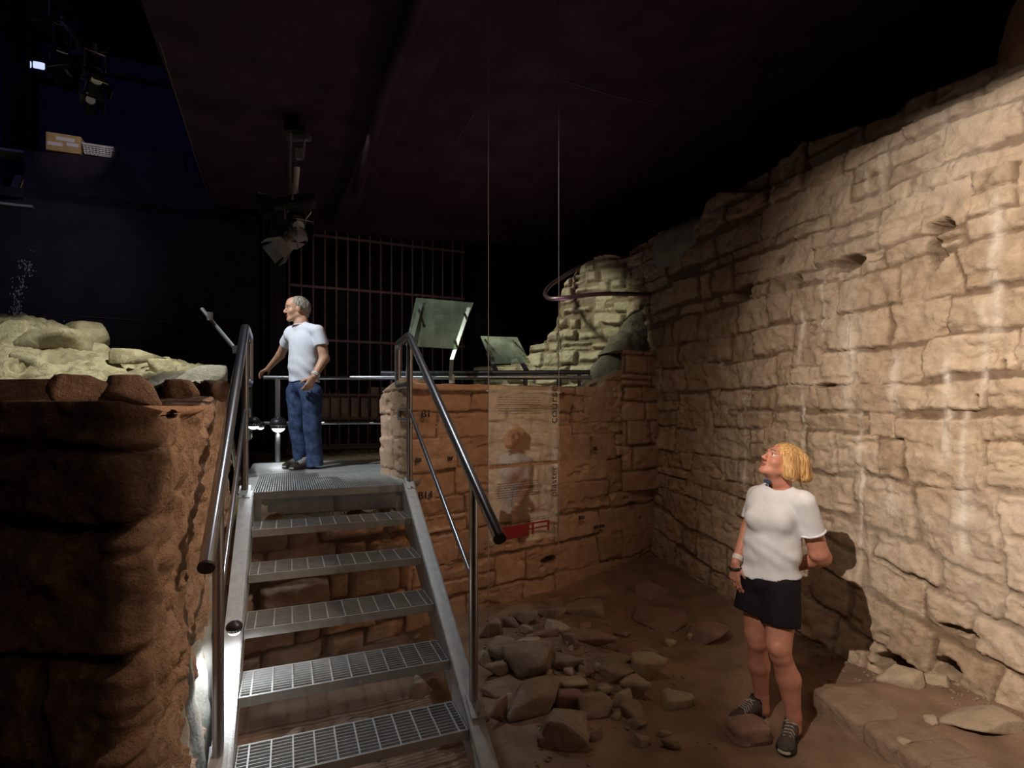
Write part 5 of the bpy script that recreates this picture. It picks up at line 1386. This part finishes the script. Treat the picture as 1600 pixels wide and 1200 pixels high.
hand(mb_, Mn(490.5, 589, -.22), V3(-.42, -.12, -.85), V3(.55, -.8, -.1), 1, 1.05, (.45, .5, .6, .65), .005)
for (h_, k_, a_) in ((Mn(464, 612, .05), Mn(465, 664, .02), Mn(472, 722, .05)), (Mn(487, 614, -.06), Mn(488, 668, -.08), Mn(493, 722, -.09))):
    mb_.cone(h_, k_, .085, .055, .03).cone(k_, a_, .055, .042, .02)
mb_.build('person_body', M['skin2'], mroot, 1)
eyes(Pm, 1.04, mroot)
ts = SDF((-2.5, 4.85, 1.95), (-1.68, 5.60, 2.68), .0062)
ts.ell(Mn(475, 540), (.182, .118, .18), RM, .03).ell(Mn(475, 565), (.174, .122, .18), RM, .05).ell(Mn(475, 580), (.172, .122, .16), RM, .05).ell(Mn(475.5, 600), (.172, .122, .12), RM, .04)
ts.cone(Mn(457, 518, .11), Mn(473, 513, 0), .054, .062, .03).cone(Mn(473, 513, 0), Mn(496, 517, -.11), .062, .058, .03)
ts.cone(Mn(498, 518, -.12), Mn(503, 540, -.12), .060, .068, .02, flat=True).cone(Mn(455, 519, .12), Mn(446, 538, .22), .056, .062, .02, flat=True)
ts.cone(Mn(455, 523, .10), Mn(475, 535, .02), .07, .08, .03)
ts.cut(Mn(475, 597, 0), V3(0, 0, -1)).cone(Mn(469, 498, 0), Mn(470, 505, 0), .068, .060, .006, sub=True)
ts.noise(folds(14, .010, 6, 4)); ts.noise(lambda x, y, z: .004 * np.sin((z + x * .6) * 60 + 5 * fbm(x * 4, y * 4, z * 4, seed=18, octv=2)) * sstep(2.35, 2.1, z))
tsh = ts.build('t_shirt', M['teeblue'], mroot)
MB().tube(ring(Mn(470, 506.5, 0), (-.1, -.12, 1), .064, 0), .0065, 8).build('collar', M['teeblue'], tsh, smooth=True)
jn = SDF((-2.45, 4.85, 1.20), (-1.62, 5.65, 2.15), .0066)
jn.ell(Mn(475, 604), (.160, .115, .10), RM, .03)
for (h_, k_, a_) in ((Mn(464, 612, .05), Mn(465, 664, .02), Mn(472, 725, .05)), (Mn(487, 614, -.06), Mn(488, 668, -.08), Mn(493, 729, -.09))):
    jn.cone(h_, k_, .104, .076, .03).cone(k_, a_, .076, .078, .03, flat=True)
jn.noise(folds(24, .014, 9, 7)); jo = jn.build('jeans', M['jeans'], mroot)
hm = SDF((-2.3, 5.0, 2.55), (-1.9, 5.45, 2.98), .005)
hm.ell(Pm(0, -.022, .030), np.array([.082, .098, .086]) * 1.02, RMh, .01).cone(Pm(0, -.075, .01), Pm(0, -.070, -.055), .055, .040, .03)
hm.ell(Pm(0, .080, -.056), np.array([.072, .060, .080]), RMh, .01, sub=True)
for q in (-1, 1): hm.ell(Pm(q * .085, .005, -.045), np.array([.03, .04, .038]), RMh, .01, sub=True)
hm.noise(lambda x, y, z: .005 * vnoise(x * 90, y * 90, z * 25, seed=15)).build('hair', M['grey'], mroot)
shoe(mroot, (-2.02, 5.36), (-2.16, 5.14), 1.224, M['shoeblack'] if False else M['shoe'])
shoe(mroot, (-1.90, 5.20), (-2.03, 4.99), 1.224, M['shoe'])
MB().tube(ring(Mn(493.5, 584.5, -.205), Vector(Mn(491, 588, -.22)) - Vector(Mn(507, 560, -.12)), .037, 0, 20), .007, 8).build('bracelet', M['strap'], mroot, smooth=True)
MB().tube(ring(Mn(492.3, 586.5, -.213), Vector(Mn(491, 588, -.22)) - Vector(Mn(507, 560, -.12)), .035, 0, 20), .006, 8).build('bracelet', M['strap'], mroot, smooth=True)

# ================================================================== LIME SPLASH AND CRACKS ON THE BLACK WALLS
def wall_blobs(name, seeds, m, off=-.012):
    b = MB(); r = random.Random(9)
    for (px, py, wpx, hpx) in seeds:
        n = r.randint(5, 8); a0 = r.uniform(0, 6); P_ = []
        for k in range(n):
            a = a0 + 2 * math.pi * k / n; q = r.uniform(.5, 1.1); P_.append(on_back(px + math.cos(a) * wpx * q, py - math.sin(a) * hpx * q, off))
        b.add(P_, [tuple(range(n))])
    return b.build(name, m)
r_ = random.Random(4); bl = []
for _ in range(150):
    t = r_.random(); y = 405 + t * 88; cx = 38 - abs(t - .35) * 16 + r_.gauss(0, 7 * (1 - .5 * t)) + (6 if t < .3 else -4)
    bl.append((cx, y, r_.uniform(.4, 1.5), r_.uniform(.6, 2.8)))
bl += [(100, 502, 1.2, 1.6), (70, 495, .8, 1), (52, 392, 1.5, .7), (48, 391, .8, .6)]
M['lime'] = mat('grey_lime', (.42, .41, .42), .9, var=.3, scale=30)
struct(wall_blobs('trim_12', bl, M['lime']))
M['crack'] = mat('pale_seam_lit_edge', (.12, .10, .11), .9)
def seam(name, pts, r): 
    return struct(MB().tube([onc(px, py, 4.795) for px, py in pts], r, 5).build(name, M['crack']))
seam('trim_13', [(880, 125), (920, 138), (960, 150), (1000, 158), (1040, 166), (1092, 180)], .006)
seam('trim_14', [(713, 218), (730, 195), (748, 166)], .006)
seam('trim_15', [(248, 62), (262, 108), (285, 180), (305, 245), (330, 318)], .006)  # pale line laid along the slab edge as its lit rim
sx0 = [on_back(x, 493 + (x - 100) * .06, -.01) for x in (100, 170, 240, 315, 395)]
struct(MB().tube(sx0, .004, 4).build('trim_16', M['crack']))
pl1 = on_back(95, 232, -.012);
